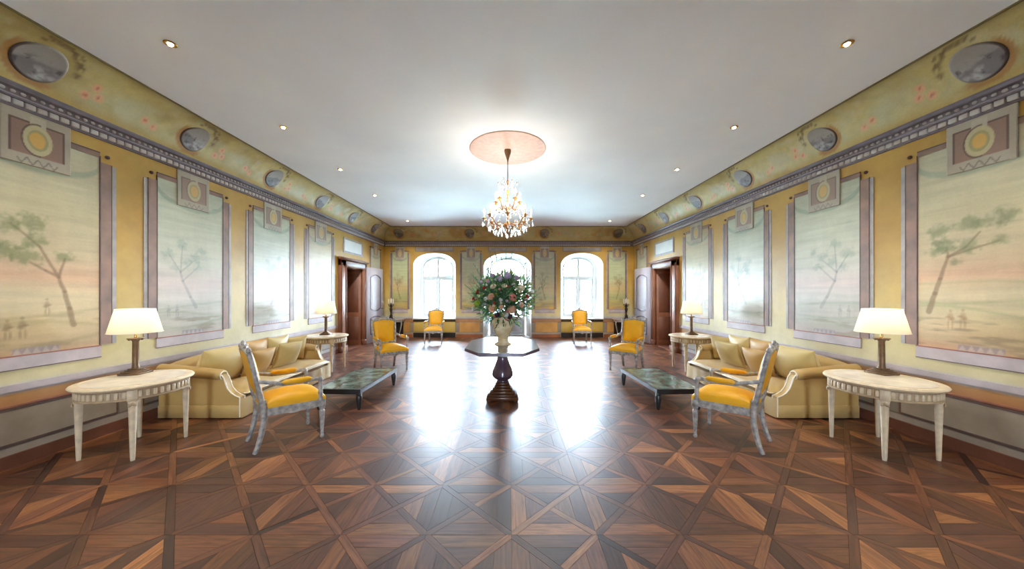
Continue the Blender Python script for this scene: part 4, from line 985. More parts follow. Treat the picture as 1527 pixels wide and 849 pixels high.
# long spiky sprigs
def sprig(p1, thick=0.004, leaves=14, L=0.06):
    b = MB(); p0 = Vector((p1[0]*0.08, p1[1]*0.08, 0.02)); p1 = Vector(p1); mid = (p0+p1)*0.5+Vector((0, 0, 0.05)); pts = [p0*(1-t)**2+mid*2*t*(1-t)+p1*t*t for t in [q/8 for q in range(9)]]
    b.tube(pts, [thick*(1.3-0.9*q/8) for q in range(9)], 5)
    for q in range(leaves):
        t = 0.45+0.55*q/leaves; c = p0*(1-t)**2+mid*2*t*(1-t)+p1*t*t; d = (p1-p0).normalized()
        leaf_add(b, c, d*1.2+Vector((br.uniform(-.7, .7), br.uniform(-.7, .7), br.uniform(-.4, .7))), L*(1.15-0.5*t), 0.009, 0.05)
    return b.build('sprig', M_lfs, bq, smooth=False, merge=False)
for p in [(-0.56, -0.1, 0.52), (-0.50, -0.2, 0.40), (-0.44, 0.0, 0.84), (-0.33, 0.1, 0.98), (-0.20, 0.05, 1.02), (-0.12, 0.0, 1.10), (0.05, 0.1, 1.08), (0.14, 0.0, 1.02), (0.34, 0.1, 0.86), (0.46, -0.1, 0.78), (0.50, 0.1, 0.66),
          (0.63, 0.0, 0.52), (0.56, -0.15, 0.40), (-0.55, -0.1, 0.18), (-0.40, -0.25, 0.62), (0.40, -0.25, 0.62), (0.25, 0.15, 0.95), (-0.48, 0.1, 0.70), (0.52, 0.1, 0.25), (-0.02, -0.1, 0.92), (0.42, 0.2, 0.75), (-0.25, -0.2, 0.88), (0.2, -0.2, 0.85)]:
    sprig(p)
for p in [(-0.20, -0.25, 0.02), (0.02, -0.30, -0.06), (0.20, -0.25, 0.0), (-0.32, -0.15, 0.04), (0.33, -0.15, 0.06), (-0.10, -0.3, -0.10), (0.26, -0.2, -0.10)]: sprig(p, 0.003, 12, 0.05)
for q in range(26):
    a = br.uniform(0, 2*PI); e = br.uniform(-0.1, 1.25); k = br.uniform(1.15, 1.5); p = on_mass(a, e, k); sprig((p.x, p.y*0.8, p.z), 0.0035, 20, 0.075)
fmats = {k: leafy(k+'_petals', lin(c), 0.35, (12, 0.15)) for k, c in dict(peach=(236, 190, 158), pink=(232, 150, 140), cream=(240, 230, 206), lilac=(196, 184, 214), red=(192, 62, 60), lime=(168, 196, 70), plum=(72, 48, 62), white=(238, 240, 236)).items()}
def rose_mb(r_):
    b = MB(); b.ball((0, 0, 0), r_*0.45, 8, 5)
    for ringi, (n, rad, tilt) in enumerate(((4, 0.45, 1.1), (5, 0.7, 0.75), (7, 0.95, 0.35))):
        for q in range(n):
            a = 2*PI*q/n+ringi*0.5; ca, sa = math.cos(a), math.sin(a); w_ = r_*rad*0.85*PI/n*1.3
            v = []
            for (u, hgt, ww) in ((0.35, -0.15, 0.5), (0.75, 0.15+0.3*tilt, 1.0), (1.0, 0.1+0.55*tilt, 0.7)):
                rr = r_*rad*u; z = r_*hgt*0.9
                for sgn in (-1, 1): v.append((rr*ca-sgn*w_*ww*sa, rr*sa+sgn*w_*ww*ca, z))
            b.add(v, [(0, 1, 3, 2), (2, 3, 5, 4)])
    return b
def cluster_mb(r_):
    b = MB(); rr = random.Random(3)
    for q in range(46):
        z = 1-1.75*q/45; a = q*2.399; s_ = math.sqrt(max(0, 1-z*z)); n_ = Vector((s_*math.cos(a), s_*math.sin(a), z)); t = n_.orthogonal().normalized(); u = n_.cross(t); c = n_*r_*rr.uniform(0.9, 1.05)
        k = r_*0.24; b.add([c+t*k, c+u*k, c-t*k, c-u*k, c+n_*k*0.25], [(0, 1, 4), (1, 2, 4), (2, 3, 4), (3, 0, 4)])
    b.ball((0, 0, 0), r_*0.85, 8, 6); return b
shapes = {}
def flower(kind, shape, r_, px, py, dep=0.0):
    z = 4.55; X = (px-758.5)*z/490-UX; Z = 1.55-(py-438)*z/490-(TH+0.36)
    # sit on the front of the leafy mass
    q = 1-(X/0.46)**2-((Z-0.33)/0.40)**2; y = -0.36*math.sqrt(max(0.03, q))-0.01+dep; r_ = r_*0.86
    key = (kind, shape)
    if key not in shapes:
        o = (rose_mb if shape == 'rose' else cluster_mb)(1.0).build('flower_head', fmats[kind], bq, smooth=False); shapes[key] = o
    else: o = part_copy(shapes[key], bq)
    o['label'] = {'rose': 'open %s rose', 'ball': 'round %s flower cluster'}[shape] % kind
    o.scale = (r_, r_, r_); o.location = (X, y, Z); d = Vector((X, y*1.2, Z-0.15)).normalized(); o.rotation_euler = d.to_track_quat('Z', 'Y').to_euler()
for f in [('peach', 'rose', .07, 735, 460), ('peach', 'rose', .06, 733, 443), ('cream', 'rose', .055, 736, 428), ('pink', 'rose', .065, 764, 444), ('peach', 'ball', .075, 763, 462), ('cream', 'ball', .06, 777, 430), ('white', 'ball', .045, 755, 470),
          ('lilac', 'ball', .065, 757, 411), ('lilac', 'ball', .05, 745, 416), ('lilac', 'ball', .05, 770, 414), ('red', 'rose', .045, 712, 436), ('red', 'rose', .04, 705, 446), ('red', 'rose', .04, 722, 430), ('lime', 'ball', .055, 711, 453), ('plum', 'ball', .05, 760, 472),
          ('plum', 'ball', .045, 741, 470), ('red', 'rose', .04, 786, 443), ('peach', 'rose', .05, 777, 455), ('cream', 'rose', .045, 788, 456), ('white', 'ball', .04, 725, 446), ('white', 'ball', .035, 747, 447), ('cream', 'rose', .045, 752, 427), ('white', 'ball', .035, 766, 425),
          ('white', 'rose', .035, 718, 466), ('white', 'rose', .035, 728, 474), ('white', 'ball', .035, 795, 435), ('lilac', 'ball', .04, 733, 410), ('white', 'rose', .03, 720, 415), ('cream', 'rose', .035, 789, 424), ('white', 'rose', .03, 702, 462), ('pink', 'rose', .04, 727, 419), ('white', 'ball', .035, 780, 468), ('peach', 'rose', .04, 748, 458)]:
    flower(*f)
for q in range(54):
    a = br.uniform(0, 2*PI); rr = math.sqrt(br.uniform(0.02, 1)); flower(*br.choice([('white', 'ball', .020), ('cream', 'rose', .024), ('lilac', 'ball', .026), ('pink', 'rose', .022), ('white', 'rose', .022), ('lime', 'ball', .02), ('red', 'rose', .02)]), 751+46*rr*math.cos(a), 440-38*rr*math.sin(a), -0.02)

# ------------------------------------------------------------------ armchairs
AC = thing('armchair', 'x', 'armchair', (0, 0, 0), 0, 'yellow silk armchairs')
def front_leg(sx):
    b = MB(); b.rbox(sx*0.255-0.03, sx*0.255+0.03, -0.28, -0.22, 0.335, 0.415, 0.006, 1)
    b.lathe([(0.012, 0.0), (0.020, 0.012), (0.020, 0.03), (0.013, 0.042), (0.018, 0.055), (0.014, 0.066), (0.020, 0.14), (0.026, 0.25), (0.029, 0.29), (0.020, 0.305), (0.028, 0.318), (0.028, 0.337), (0.02, 0.34)], 16, (sx*0.255, -0.25, 0)); return b
def rear_leg(sx):
    b = MB(); pts = [(sx*0.205, 0.325, 0.0), (sx*0.203, 0.30, 0.06), (sx*0.20, 0.268, 0.18), (sx*0.20, 0.248, 0.30), (sx*0.20, 0.248, 0.42), (sx*0.202, 0.262, 0.50)]
    b.tube(pts, [0.020, 0.022, 0.025, 0.029, 0.031, 0.030], 8); return b
for sx in (-1, 1): front_leg(sx).build('leg', M_frame, AC)
for sx in (-1, 1): rear_leg(sx).build('leg', M_frame, AC)
b = MB()        # seat rail with a scalloped carved front
def rail(b, p, q, wav, inw):
    p, q = Vector(p), Vector(q); N = 16; d = (q-p).normalized(); nrm = Vector((d.y, -d.x, 0))
    v = []
    for i in range(N+1):
        t = i/N; c = p.lerp(q, t); low = 0.345-wav*(0.022*math.exp(-((t-0.5)/0.10)**2)+0.008*abs(math.sin(3*PI*t)))
        for (o_, z) in ((0, low), (0, 0.418), (-0.035, 0.418), (-0.035, low)): w_ = c+nrm*o_; v.append((w_.x, w_.y, z))
    f = [(4*i+k, 4*i+(k+1) % 4, 4*(i+1)+(k+1) % 4, 4*(i+1)+k) for i in range(N) for k in range(4)]+[(0, 1, 2, 3), (4*N+3, 4*N+2, 4*N+1, 4*N)]
    b.add(v, f)
rail(b, (-0.255, -0.278, 0), (0.255, -0.278, 0), 1.0, 0); rail(b, (0.278, -0.24, 0), (0.215, 0.25, 0), 0.5, 0); rail(b, (-0.215, 0.25, 0), (-0.278, -0.24, 0), 0.5, 0); rail(b, (0.2, 0.27, 0), (-0.2, 0.27, 0), 0, 0)
sr = b.build('seat_rail', M_frame, AC)
b = MB(); b.ball((0, -0.283, 0.375), (0.05, 0.012, 0.03), 10, 6)
for k in range(6): b.ball(((k-2.5)*0.075, -0.280, 0.395), (0.028, 0.008, 0.012), 8, 4)
b.build('carving', M_frame, sr)
# seat cushion: domed trapezoid
def seat_cushion():
    n = 14; v = []; f = []
    for sgn in (1, -1):
        b0 = len(v)
        for j in range(n+1):
            for i in range(n+1):
                u = math.sin((2*i/n-1)*PI/2); q = math.sin((2*j/n-1)*PI/2); hw = 0.278+(0.208-0.278)*(q+1)/2; x = hw*u; y = -0.012+0.272*q
                prof = max(0, (1-abs(u)**5)*(1-abs(q)**5))**0.5
                z = 0.418+(0.062*prof+0.042*(1-u*u)*(1-q*q)+0.020 if sgn > 0 else -0.012)
                v.append((x, y, z))
        for j in range(n):
            for i in range(n):
                t = (b0+j*(n+1)+i, b0+j*(n+1)+i+1, b0+(j+1)*(n+1)+i+1, b0+(j+1)*(n+1)+i); f.append(t if sgn > 0 else t[::-1])
    m = n+1; e = m*m
    for i in range(n):
        for (a, c) in ((i, i+1), (n*m+i+1, n*m+i), ((i+1)*m, i*m), (i*m+n, (i+1)*m+n)): f.append((a, c, e+c, e+a))
    return MB().add(v, f)
seat_cushion().build('seat', M_yellow, AC, ang=1.2)
# back: leaning frame; local (u across, t up along the post)
def BP(u, z, o=0.0):
    t = (z-0.46)/0.56; return (u, 0.262+0.115*t-o, z)
b = MB()
for sx in (-1, 1):
    b.tube([BP(sx*0.205, 0.46), BP(sx*0.225, 0.62), BP(sx*0.236, 0.80), BP(sx*0.238, 0.985)], [0.027, 0.023, 0.022, 0.024], 8); b.ball(BP(sx*0.238, 1.008), (0.022, 0.022, 0.03), 8, 6)
b.tube([BP(-0.205, 0.535), BP(0, 0.525), BP(0.205, 0.535)], 0.022, 8)
crest = [(-0.24, 0.965), (-0.16, 0.985), (-0.10, 0.992), (0, 1.025), (0.10, 0.992), (0.16, 0.985), (0.24, 0.965)]
b.tube([BP(u, z) for u, z in crest], [0.024, 0.026, 0.028, 0.034, 0.028, 0.026, 0.024], 8)
bf = b.build('back_frame', M_frame, AC)
b = MB(); b.ball(BP(0, 1.052), (0.05, 0.02, 0.035), 10, 6)
for sx in (-1, 1): b.ball(BP(sx*0.075, 1.025), (0.045, 0.018, 0.022), 8, 5); b.ball(BP(sx*0.15, 1.0), (0.035, 0.016, 0.016), 8, 5)
b.build('crest_carving', M_frame, bf)
for nm, o_, th in (('backrest', 0.008, 0.04), ('back_panel', -0.014, -0.018)):
    n = 10; v = []; f = []
    for j in range(n+1):
        for i in range(n+1):
            u = (2*i/n-1); t = j/n; z = 0.545+0.435*t+0.03*(1-u*u)*t; hw = 0.198+0.024*t
            k = max(0, (1-abs(u)**4)*(1-abs(2*t-1)**4))**0.5; v.append(BP(hw*u, z, o_+th*k))
    for j in range(n):
        for i in range(n): f.append((j*(n+1)+i, j*(n+1)+i+1, (j+1)*(n+1)+i+1, (j+1)*(n+1)+i))
    e = len(v); rim = list(range(0, n+1))+[(j)*(n+1)+n for j in range(1, n+1)]+[n*(n+1)+i for i in range(n-1, -1, -1)]+[j*(n+1) for j in range(n-1, 0, -1)]
    for r_ in rim: p = v[r_]; v.append((p[0], p[1]+(0.012 if th > 0 else -0.006), p[2]))
    k = len(rim)
    f += [(rim[i], e+i, e+(i+1) % k, rim[(i+1) % k]) for i in range(k)]; f.append(tuple(e+i for i in range(k)))
    MB().add(v, f).build(nm, M_yellow, AC, ang=1.0)
for sx in (-1, 1):
    b = MB(); b.tube([BP(sx*0.232, 0.70, 0.01), (sx*0.255, 0.22, 0.682), (sx*0.275, 0.10, 0.645), (sx*0.285, -0.05, 0.638), (sx*0.285, -0.18, 0.648), (sx*0.282, -0.225, 0.642), (sx*0.28, -0.24, 0.62)], [0.020, 0.020, 0.018, 0.017, 0.018, 0.022, 0.02], 8)
    b.ball((sx*0.282, -0.222, 0.642), (0.026, 0.028, 0.028), 8, 6)
    arm = b.build('arm', M_frame, AC)
    b = MB(); b.lathe([(0.024, 0.41), (0.028, 0.43), (0.018, 0.445), (0.024, 0.49), (0.020, 0.54), (0.015, 0.58), (0.022, 0.60), (0.016, 0.63)], 12, (sx*0.268, -0.232, 0)); b.build('arm_post', M_frame, arm)
    b = MB(); b.tube([(sx*0.279, 0.115, 0.662), (sx*0.281, 0.09, 0.667), (sx*0.286, -0.03, 0.660), (sx*0.286, -0.12, 0.664), (sx*0.285, -0.145, 0.660)], [0.010, 0.026, 0.030, 0.026, 0.010], 10); b.build('arm_pad', M_yellow, arm)
AC['label'] = 'yellow armchair with silvery frame seen from behind, beside the left sofa'
AC.location = (-2.37, 3.54, 0); AC.rotation_euler = (0, 0, math.radians(136))
dup(AC, (2.37, 3.54, 0), math.radians(-136), 'yellow armchair with silvery frame seen from behind, beside the right sofa')
dup(AC, (-2.416, 6.68, 0), math.radians(40), 'yellow armchair facing the room at the far end of the left coffee table')
dup(AC, (2.416, 6.68, 0), math.radians(-40), 'yellow armchair facing the room at the far end of the right coffee table')
dup(AC, (-2.33, 10.32, 0), math.radians(4), 'distant yellow armchair under the left arched window')
dup(AC, (2.28, 10.32, 0), math.radians(-4), 'distant yellow armchair under the right arched window')

# ------------------------------------------------------------------ sofas and cushions
for sx in (-1, 1):
    sd = 'left' if sx < 0 else 'right'
    XB, Y1, Y2 = 4.36, 4.05, 6.13       # back plane (towards the wall), near end, far end
    def X(d): return sx*(XB-d)
    t = thing('sofa', 'long gold beige skirted sofa with rolled arms against the %s wall' % sd, 'sofa', (sx*3.85, 5.09, 0))
    t.matrix_world = Matrix.Translation(t.location); inv = Matrix.Translation((-sx*3.85, -5.09, 0))
    def fin(b, name, m, par=t, inv=inv, t=t, **k):
        if par is t: b.xf(inv)
        else: b.xf(inv)
        return b.build(name, m, par, **k)
    def bx(d0, d1, y0, y1, z0, z1, r_=0.02, seg=2, b=None):
        b = b or MB(); a, c = sorted((X(d0), X(d1))); return b.rbox(a, c, y0, y1, z0, z1, r_, seg)
    fin(bx(0.02, 1.035, Y1+0.10, Y2-0.10, 0.015, 0.235, 0.012), 'base', M_sofa)
    # front skirt with shallow pleats
    v = []; N = 60
    for i in range(N+1):
        y = Y1+0.012+(Y2-Y1-0.024)*i/N; wv = 0.006*math.sin(i*0.9)
        for (d, z) in ((1.044, 0.236), (1.054+wv, 0.012), (1.042+wv, 0.012), (1.030, 0.236)): v.append((X(d), y, z))
    f = [(4*i+k, 4*i+(k+1) % 4, 4*(i+1)+(k+1) % 4, 4*(i+1)+k) for i in range(N) for k in range(4)]+[(0, 1, 2, 3), (4*N, 4*N+1, 4*N+2, 4*N+3)]
    fin(MB().add(v, f), 'skirt', M_sofa)
    # back with softly arched top
    prof = [(0.0, 0.02), (0.0, 0.62), (0.03, 0.69), (0.09, 0.715), (0.16, 0.70), (0.20, 0.65), (0.24, 0.22), (0.24, 0.02)]
    v = []; N = 16
    for i in range(N+1):
        y = Y1+0.06+(Y2-Y1-0.12)*i/N; k = 1-abs(2*i/N-1)**4
        for (d, z) in prof: v.append((X(d), y, z-(0.06*(1-k) if z > 0.5 else 0)))
    n = len(prof); f = [(n*i+k, n*i+(k+1) % n, n*(i+1)+(k+1) % n, n*(i+1)+k) for i in range(N) for k in range(n)]+[tuple(range(n)), tuple(N*n+k for k in range(n))]
    fin(MB().add(v, f), 'back', M_sofa, ang=0.9)
    # arms: scrolled side panel + sloping roll
    aprof = [(0.03, 0.015), (1.035, 0.015), (1.035, 0.27), (0.985, 0.285), (0.93, 0.32), (0.885, 0.375), (0.86, 0.44), (0.84, 0.505), (0.80, 0.555), (0.74, 0.575), (0.03, 0.645)]
    for ey, dy in ((Y1, 1), (Y2, -1)):
        a, c = sorted((ey+dy*0.015, ey+dy*0.09)); b = MB(); N = 1
        pr = aprof; n = len(pr); b.add([(X(d), a, z) for d, z in pr]+[(X(d), c, z) for d, z in pr], [tuple(range(n)), tuple(range(n, 2*n))]+[(i, (i+1) % n, n+(i+1) % n, n+i) for i in range(n)])
        arm = fin(b, 'arm', M_sofa, ang=0.6)
        sk_ = MB(); a2_, c2_ = (a-0.012, a) if dy > 0 else (c, c+0.012); xa_, xb_ = sorted((X(0.03), X(1.036))); sk_.rbox(xa_, xb_, a2_, c2_, 0.012, 0.165, 0.003, 1); fin(sk_, 'side_skirt', M_sofa, arm)
        yr = ey+dy*0.045
        b = MB(); b.tube([(X(0.80), yr, 0.530), (X(0.785), yr, 0.537), (X(0.5), yr, 0.566), (X(0.2), yr, 0.592), (X(0.03), yr, 0.605)], [0.050, 0.064, 0.068, 0.070, 0.070], 18); fin(b, 'arm_roll', M_sofa, arm)
        for ye in (a-0.004 if dy > 0 else c+0.004, c if dy > 0 else a):
            b = MB(); b.tube([(X(1.037), ye, 0.02), (X(1.037), ye, 0.15), (X(1.037), ye, 0.265)]+[(X(d), ye, z) for d, z in aprof[3:9]], 0.0075, 6); fin(b, 'piping', M_pipe, arm)
        b = MB(); st = 0
        pts = [(X(0.812), yr+0.052*math.cos(q), 0.530+0.052*math.sin(q)) for q in [2*PI*k/20 for k in range(21)]]; b.tube(pts, 0.0065, 6); fin(b, 'piping', M_pipe, arm)
    # two seat cushions
    ym = (Y1+Y2)/2
    for (ya, yb) in ((Y1+0.094, ym-0.004), (ym+0.004, Y2-0.094)):
        n = 14; v = []; f = []; cxs = 0.655; hw = 0.41; cy = (ya+yb)/2; hy = (yb-ya)/2
        for sgn in (1, -1):
            b0 = len(v)
            for j in range(n+1):
                for i in range(n+1):
                    u = math.sin((2*i/n-1)*PI/2); q = math.sin((2*j/n-1)*PI/2); pf = max(0, (1-abs(u)**8)*(1-abs(q)**8))**0.5
                    d = cxs+hw*u*(0.985+0.015*pf); z = 0.297+sgn*0.056*pf+(0.035*(1-u*u)*(1-q*q) if sgn > 0 else 0); v.append((X(d), cy+hy*q, z))
            for j in range(n):
                for i in range(n): f.append((b0+j*(n+1)+i, b0+j*(n+1)+i+1, b0+(j+1)*(n+1)+i+1, b0+(j+1)*(n+1)+i))
        sc_ = fin(MB().add(v, f), 'seat_cushion', M_sofa, ang=1.3)
        b = MB(); pts = [(X(cxs-hw), ya+0.01, 0.297), (X(cxs+hw), ya+0.006, 0.297), (X(cxs+hw), yb-0.006, 0.297), (X(cxs-hw), yb-0.01, 0.297)]
        b.tube(pts[:2], 0.006, 6); b.tube(pts[1:3], 0.006, 6); fin(b, 'piping', M_pipe, sc_)
    # loose cushions
    def cushion(name, d, y, z, w_, h_, th, yaw, lean, m, label, roll=0.0):
        o = thing(name, label, 'cushion', (X(d), y, z), 0, 'cushions on the %s sofa' % sd)
        face = Matrix.Rotation(-sx*yaw if False else 0, 4, 'Z')
        # pillow plane: width along y, height up, thickness along x (towards the room)
        B = Matrix(((0, 0, -sx, 0), (1, 0, 0, 0), (0, 1, 0, 0), (0, 0, 0, 1)))
        M = Matrix.Rotation(yaw*(-sx), 4, 'Z') @ Matrix.Rotation(-sx*(-lean)*-1, 4, 'Y') @ Matrix.Translation((0, 0, h_/2*0.97)) @ B @ Matrix.Rotation(roll, 4, 'Z')
        MB().pillow(w_, h_, th*1.25, 16, ear=0.055, p=0.5, M=M).build('cover', m, o, ang=1.5)
        b = MB(); pts = []
        for e in range(4):
            for q in range(8):
                u = -1+2*q/8; p = [(u, -1), (1, u), (-u, 1), (-1, -u)][e]; pts.append((w_/2*p[0]*(1-0.055*(1-p[1]**2)), h_/2*p[1]*(1-0.055*(1-p[0]**2)), 0))
        pts.append(pts[0]); b.tube(pts, 0.005, 6); b.xf(M); b.build('piping', m, o)
        return o
    zc_ = 0.352
    cushion('back_cushion', 0.42, 4.42, zc_, 0.66, 0.52, 0.27, -0.06, 0.34, M_cush, 'large pale gold back cushion by the near arm of the %s sofa' % sd)
    cushion('back_cushion', 0.36, 5.02, zc_, 0.54, 0.52, 0.20, 0.0, 0.26, M_cush2, 'large brown gold back cushion in the middle of the %s sofa' % sd)
    cushion('back_cushion', 0.38, 5.48, zc_, 0.46, 0.52, 0.20, -0.04, 0.30, M_cush, 'large pale gold back cushion just past the middle of the %s sofa' % sd)
    cushion('throw_cushion', 0.64, 4.79, zc_+0.015, 0.42, 0.42, 0.16, -0.10, 0.42, M_cush2, 'square brown gold throw cushion near the middle of the %s sofa' % sd)
    cushion('throw_cushion', 0.66, 5.40, zc_+0.015, 0.44, 0.43, 0.16, -0.22, 0.40, M_cush, 'square pale gold throw cushion leaning in front of the big cushions of the %s sofa' % sd)
    cushion('corner_cushion', 0.48, 5.87, zc_+0.01, 0.40, 0.45, 0.17, -0.55, 0.28, M_cush, 'pale gold cushion tucked into the far corner of the %s sofa' % sd)

# ------------------------------------------------------------------ round lamp tables, lamps
def lamp_table(loc, label):
    t = thing('lamp_table', label, 'table', loc, 0, 'round cream lamp tables')
    MB().lathe([(0.36, 0.660), (0.405, 0.664), (0.42, 0.672), (0.425, 0.684), (0.418, 0.694), (0.40, 0.699), (0.36, 0.698)], 56).build('table_top', M_cream, t)
    MB().lathe([(0.30, 0.690), (0.352, 0.690), (0.356, 0.7005), (0.30, 0.7005), (0.001, 0.7005)], 56).build('marble_inset', M_marble, t)
    ap = MB().lathe([(0.350, 0.565), (0.385, 0.565), (0.390, 0.572), (0.384, 0.580), (0.376, 0.582), (0.376, 0.648), (0.388, 0.654), (0.392, 0.664), (0.350, 0.664)], 56).build('apron', M_creamd, t)
    # raised flutes round the apron
    b0 = None
    for k in range(48):
        a = 2*PI*k/48
        if abs(((a-PI/4) % (PI/2))-PI/4) > PI/4-0.10: continue
        if b0 is None: fl = MB().rbox(0.368, 0.386, -0.0135, 0.0135, 0.586, 0.645, 0.005, 1).build('flute', M_cream, ap); b0 = fl
        else: fl = part_copy(b0, ap)
        fl.rotation_euler = (0, 0, a)
    for k in range(4):
        a = PI/4+k*PI/2; b = MB(); r_ = 0.355
        b.rbox(-0.033, 0.033, -0.036, 0.036, 0.555, 0.662, 0.006, 1)
        pr = [(0.030, 0.555), (0.034, 0.545), (0.030, 0.52), (0.027, 0.40), (0.018, 0.03), (0.015, 0.0)]
        b.lathe(pr, 12, flute=(0.10, 0.03, 0.52, 6)); b.xf(Matrix.Rotation(a, 4, 'Z') @ Matrix.Translation((r_, 0, 0)))
        lg = b.build('leg', M_cream, t)
        b = MB()
        for q in range(5): b.ball((0.034, (q-2)*0.011, 0.532-abs(q-2)*0.006), (0.007, 0.008, 0.016), 6, 4)
        b.xf(Matrix.Rotation(a, 4, 'Z') @ Matrix.Translation((r_, 0, 0))); b.build('leaf_carving', M_creamd, lg)
    return t
def table_lamp(loc, label):
    t = thing('table_lamp', label, 'lamp', loc, 0.12, 'bronze column table lamps')
    b = MB()
    for w_, z0, z1 in ((0.185, 0.0, 0.018), (0.155, 0.018, 0.032), (0.12, 0.032, 0.045), (0.088, 0.045, 0.06)): b.rbox(-w_/2, w_/2, -w_/2, w_/2, z0, z1, 0.004, 1)
    b.build('base', M_iron, t)
    MB().lathe([(0.034, 0.06), (0.030, 0.075), (0.028, 0.09), (0.026, 0.34), (0.030, 0.35), (0.026, 0.355)], 20, flute=(0.12, 0.085, 0.345, 10)).build('column', M_iron, t)
    b = MB(); b.rbox(-0.048, 0.048, -0.048, 0.048, 0.368, 0.380, 0.003, 1); b.lathe([(0.028, 0.35), (0.036, 0.358), (0.042, 0.370), (0.03, 0.372)], 14)
    for q in range(4): b.ball((0.045*math.cos(PI/4+q*PI/2), 0.045*math.sin(PI/4+q*PI/2), 0.366), 0.014, 8, 5)
    b.build('capital', M_iron, t)
    MB().lathe([(0.010, 0.38), (0.012, 0.40), (0.008, 0.42), (0.010, 0.50), (0.006, 0.51)], 10).build('socket', M_brass, t)
    n = 40; v = []; f = []
    for (r_, z) in ((0.205, 0.438), (0.148, 0.685), (0.146, 0.685), (0.203, 0.438)):
        for k in range(n): v.append((r_*math.cos(2*PI*k/n), r_*math.sin(2*PI*k/n), z))
    for j in range(3):
        for k in range(n): f.append((j*n+k, j*n+(k+1) % n, (j+1)*n+(k+1) % n, (j+1)*n+k))
    MB().add(v, f).build('shade', M_shade, t, ang=0.6)
    for r_, z in ((0.205, 0.439), (0.148, 0.684)): MB().tube([(r_*math.cos(2*PI*k/40), r_*math.sin(2*PI*k/40), z) for k in range(41)], 0.003, 5).build('shade_trim', M_pipe, t)
    MB().ball((0, 0, 0.545), (0.026, 0.026, 0.036), 12, 8).build('bulb', emit_mat('lamp_bulb_glow', (1.0, 0.84, 0.62), 8), t)
    l = bpy.data.lights.new('shade_lamp', 'POINT'); l.energy = LAMP_W; l.color = (1.0, 0.91, 0.76); l.shadow_soft_size = 0.045
    lo = bpy.data.objects.new('shade_lamp', l); C.objects.link(lo); lo.parent = t; lo.location = (0, 0, 0.60)
    return t
for sx in (-1, 1):
    sd = 'left' if sx < 0 else 'right'
    lamp_table((sx*3.74, 3.30, 0), 'round cream table with fluted apron at the near end of the %s sofa' % sd)
    lamp_table((sx*3.74, 6.72, 0), 'round cream table with fluted apron between %s sofa and doorway' % sd)
    table_lamp((sx*3.955, 3.485, 0.7005), 'lit bronze column lamp on the near %s round table' % sd)
    table_lamp((sx*3.78, 6.80, 0.7005), 'lit bronze column lamp on the far %s round table beside the doorway' % sd)

# ------------------------------------------------------------------ coffee tables
for sx in (-1, 1):
    sd = 'left' if sx < 0 else 'right'
    t = thing('coffee_table', 'low black coffee table with dark green marble top before the %s sofa' % sd, 'coffee table', (sx*2.24, 4.97, 0), sx*math.radians(2.5), 'green marble coffee tables')
    hx, hy, zt = 0.315, 0.63, 0.285
    b = MB(); ring(b, [(-hx, -hy), (hx, -hy), (hx, hy), (-hx, hy)], [(-hx+0.025, -hy+0.025), (hx-0.025, -hy+0.025), (hx-0.025, hy-0.025), (-hx+0.025, hy-0.025)], 0, 0.055)
    b.v = [(p[0], p[2], p[1]+zt-0.055) for p in b.v]; b.build('top_frame', M_black, t, smooth=False)
    MB().box(-hx+0.025, hx-0.025, -hy+0.025, hy-0.025, zt-0.03, zt-0.002).build('marble_top', M_green, t, smooth=False)
    MB().box(-hx+0.03, hx-0.03, -hy+0.03, hy-0.03, zt-0.075, zt-0.05).build('apron', M_black, t, smooth=False)
    for ax in (-1, 1):
        for ay in (-1, 1):
            b = MB(); b.rbox(-0.03, 0.03, -0.03, 0.03, 0.195, 0.235, 0.005, 1); b.lathe([(0.012, 0.0), (0.020, 0.008), (0.024, 0.03), (0.034, 0.10), (0.040, 0.15), (0.038, 0.185), (0.028, 0.20)], 14)
            b.xf(Matrix.Translation((ax*(hx-0.04), ay*(hy-0.045), 0))); b.build('leg', M_black, t)

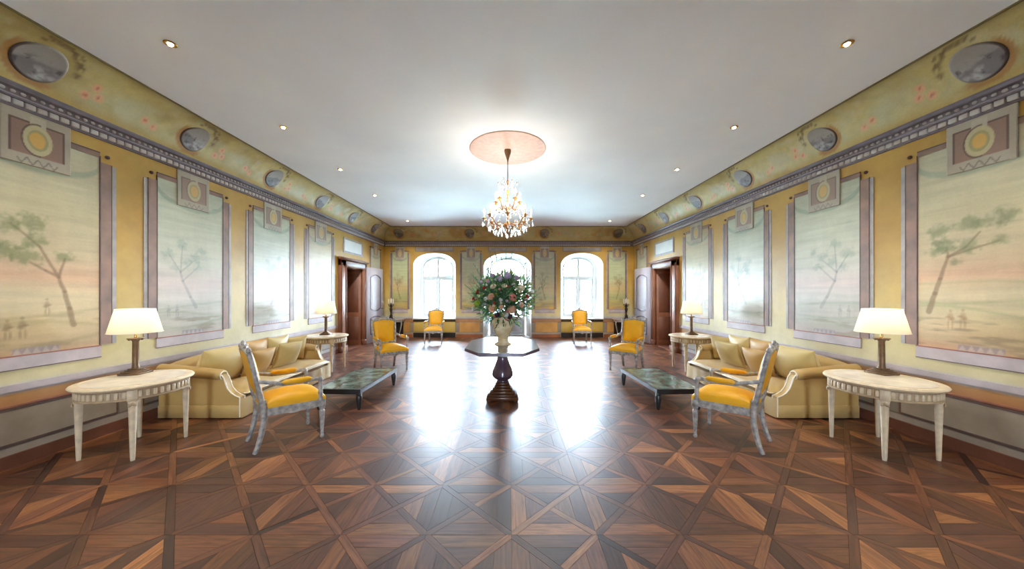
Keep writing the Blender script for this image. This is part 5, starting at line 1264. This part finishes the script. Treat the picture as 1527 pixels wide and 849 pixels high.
# ------------------------------------------------------------------ corner consoles and candelabra
for sx in (-1, 1):
    sd = 'left' if sx < 0 else 'right'
    t = thing('console_table', 'small marble topped console table in the far %s corner' % sd, 'console table', (sx*4.0, D-0.02, 0), 0, 'corner console tables')
    N = 20; pts = [(0.34*math.cos(PI+PI*k/N), 0.36*math.sin(PI+PI*k/N)) for k in range(N+1)]
    MB().prism(pts, 'z', 0.635, 0.662).build('table_top', M_pale, t)
    MB().prism([(p[0]*0.9, p[1]*0.9) for p in pts], 'z', 0.56, 0.635).build('apron', M_frame, t)
    for a in (-2.6, -1.57, -0.54):
        ca, sa = math.cos(a), math.sin(a)
        MB().tube([(0.29*ca, 0.30*sa-0.01, 0.58), (0.31*ca, 0.33*sa, 0.50), (0.26*ca, 0.27*sa-0.01, 0.30), (0.20*ca, 0.20*sa-0.02, 0.12), (0.25*ca, 0.26*sa-0.02, 0.012)], [0.028, 0.03, 0.02, 0.014, 0.014], 8).build('leg', M_frame, t)
    MB().prism([(p[0]*0.55, p[1]*0.55-0.01) for p in pts], 'z', 0.10, 0.125).build('stretcher', M_frame, t)
    MB().box(-0.28, 0.28, -0.05, -0.03, 0.12, 0.56).build('under_console_dark', M_dark, t, smooth=False)  # dark sheet standing in for the shade beneath the console
    c = thing('candelabrum', 'dark bronze candelabrum with white candles on the %s corner console' % sd, 'candelabrum', (sx*4.10, D-0.20, 0.662), 0, 'bronze candelabra on the corner consoles')
    MB().lathe([(0.085, 0.0), (0.088, 0.02), (0.06, 0.035), (0.045, 0.09), (0.06, 0.11), (0.03, 0.14)], 16).build('base', M_dark, c)
    MB().lathe([(0.030, 0.135), (0.020, 0.20), (0.028, 0.24), (0.042, 0.30), (0.048, 0.36), (0.02, 0.40), (0.045, 0.46), (0.02, 0.50)], 14).build('stem', M_dark, c)
    for k in range(5):
        a = 2*PI*k/4; r_ = 0.0 if k == 4 else 0.085; z = 0.56 if k == 4 else 0.52; ca, sa = math.cos(a), math.sin(a)
        if k < 4: MB().tube([(0.01*ca, 0.01*sa, 0.46), (0.05*ca, 0.05*sa, 0.445), (0.085*ca, 0.085*sa, 0.47), (0.085*ca, 0.085*sa, 0.515)], 0.008, 6).build('arm', M_dark, c)
        else: MB().tube([(0, 0, 0.49), (0, 0, 0.56)], 0.010, 6).build('arm', M_dark, c)
        MB().lathe([(0.010, 0.0), (0.024, 0.004), (0.026, 0.010), (0.012, 0.012)], 10, (r_*ca, r_*sa, z-0.006)).build('drip_pan', M_dark, c)
        MB().lathe([(0.0105, 0.0), (0.009, 0.17), (0.003, 0.174)], 10, (r_*ca, r_*sa, z)).build('candle', M_wax, c)
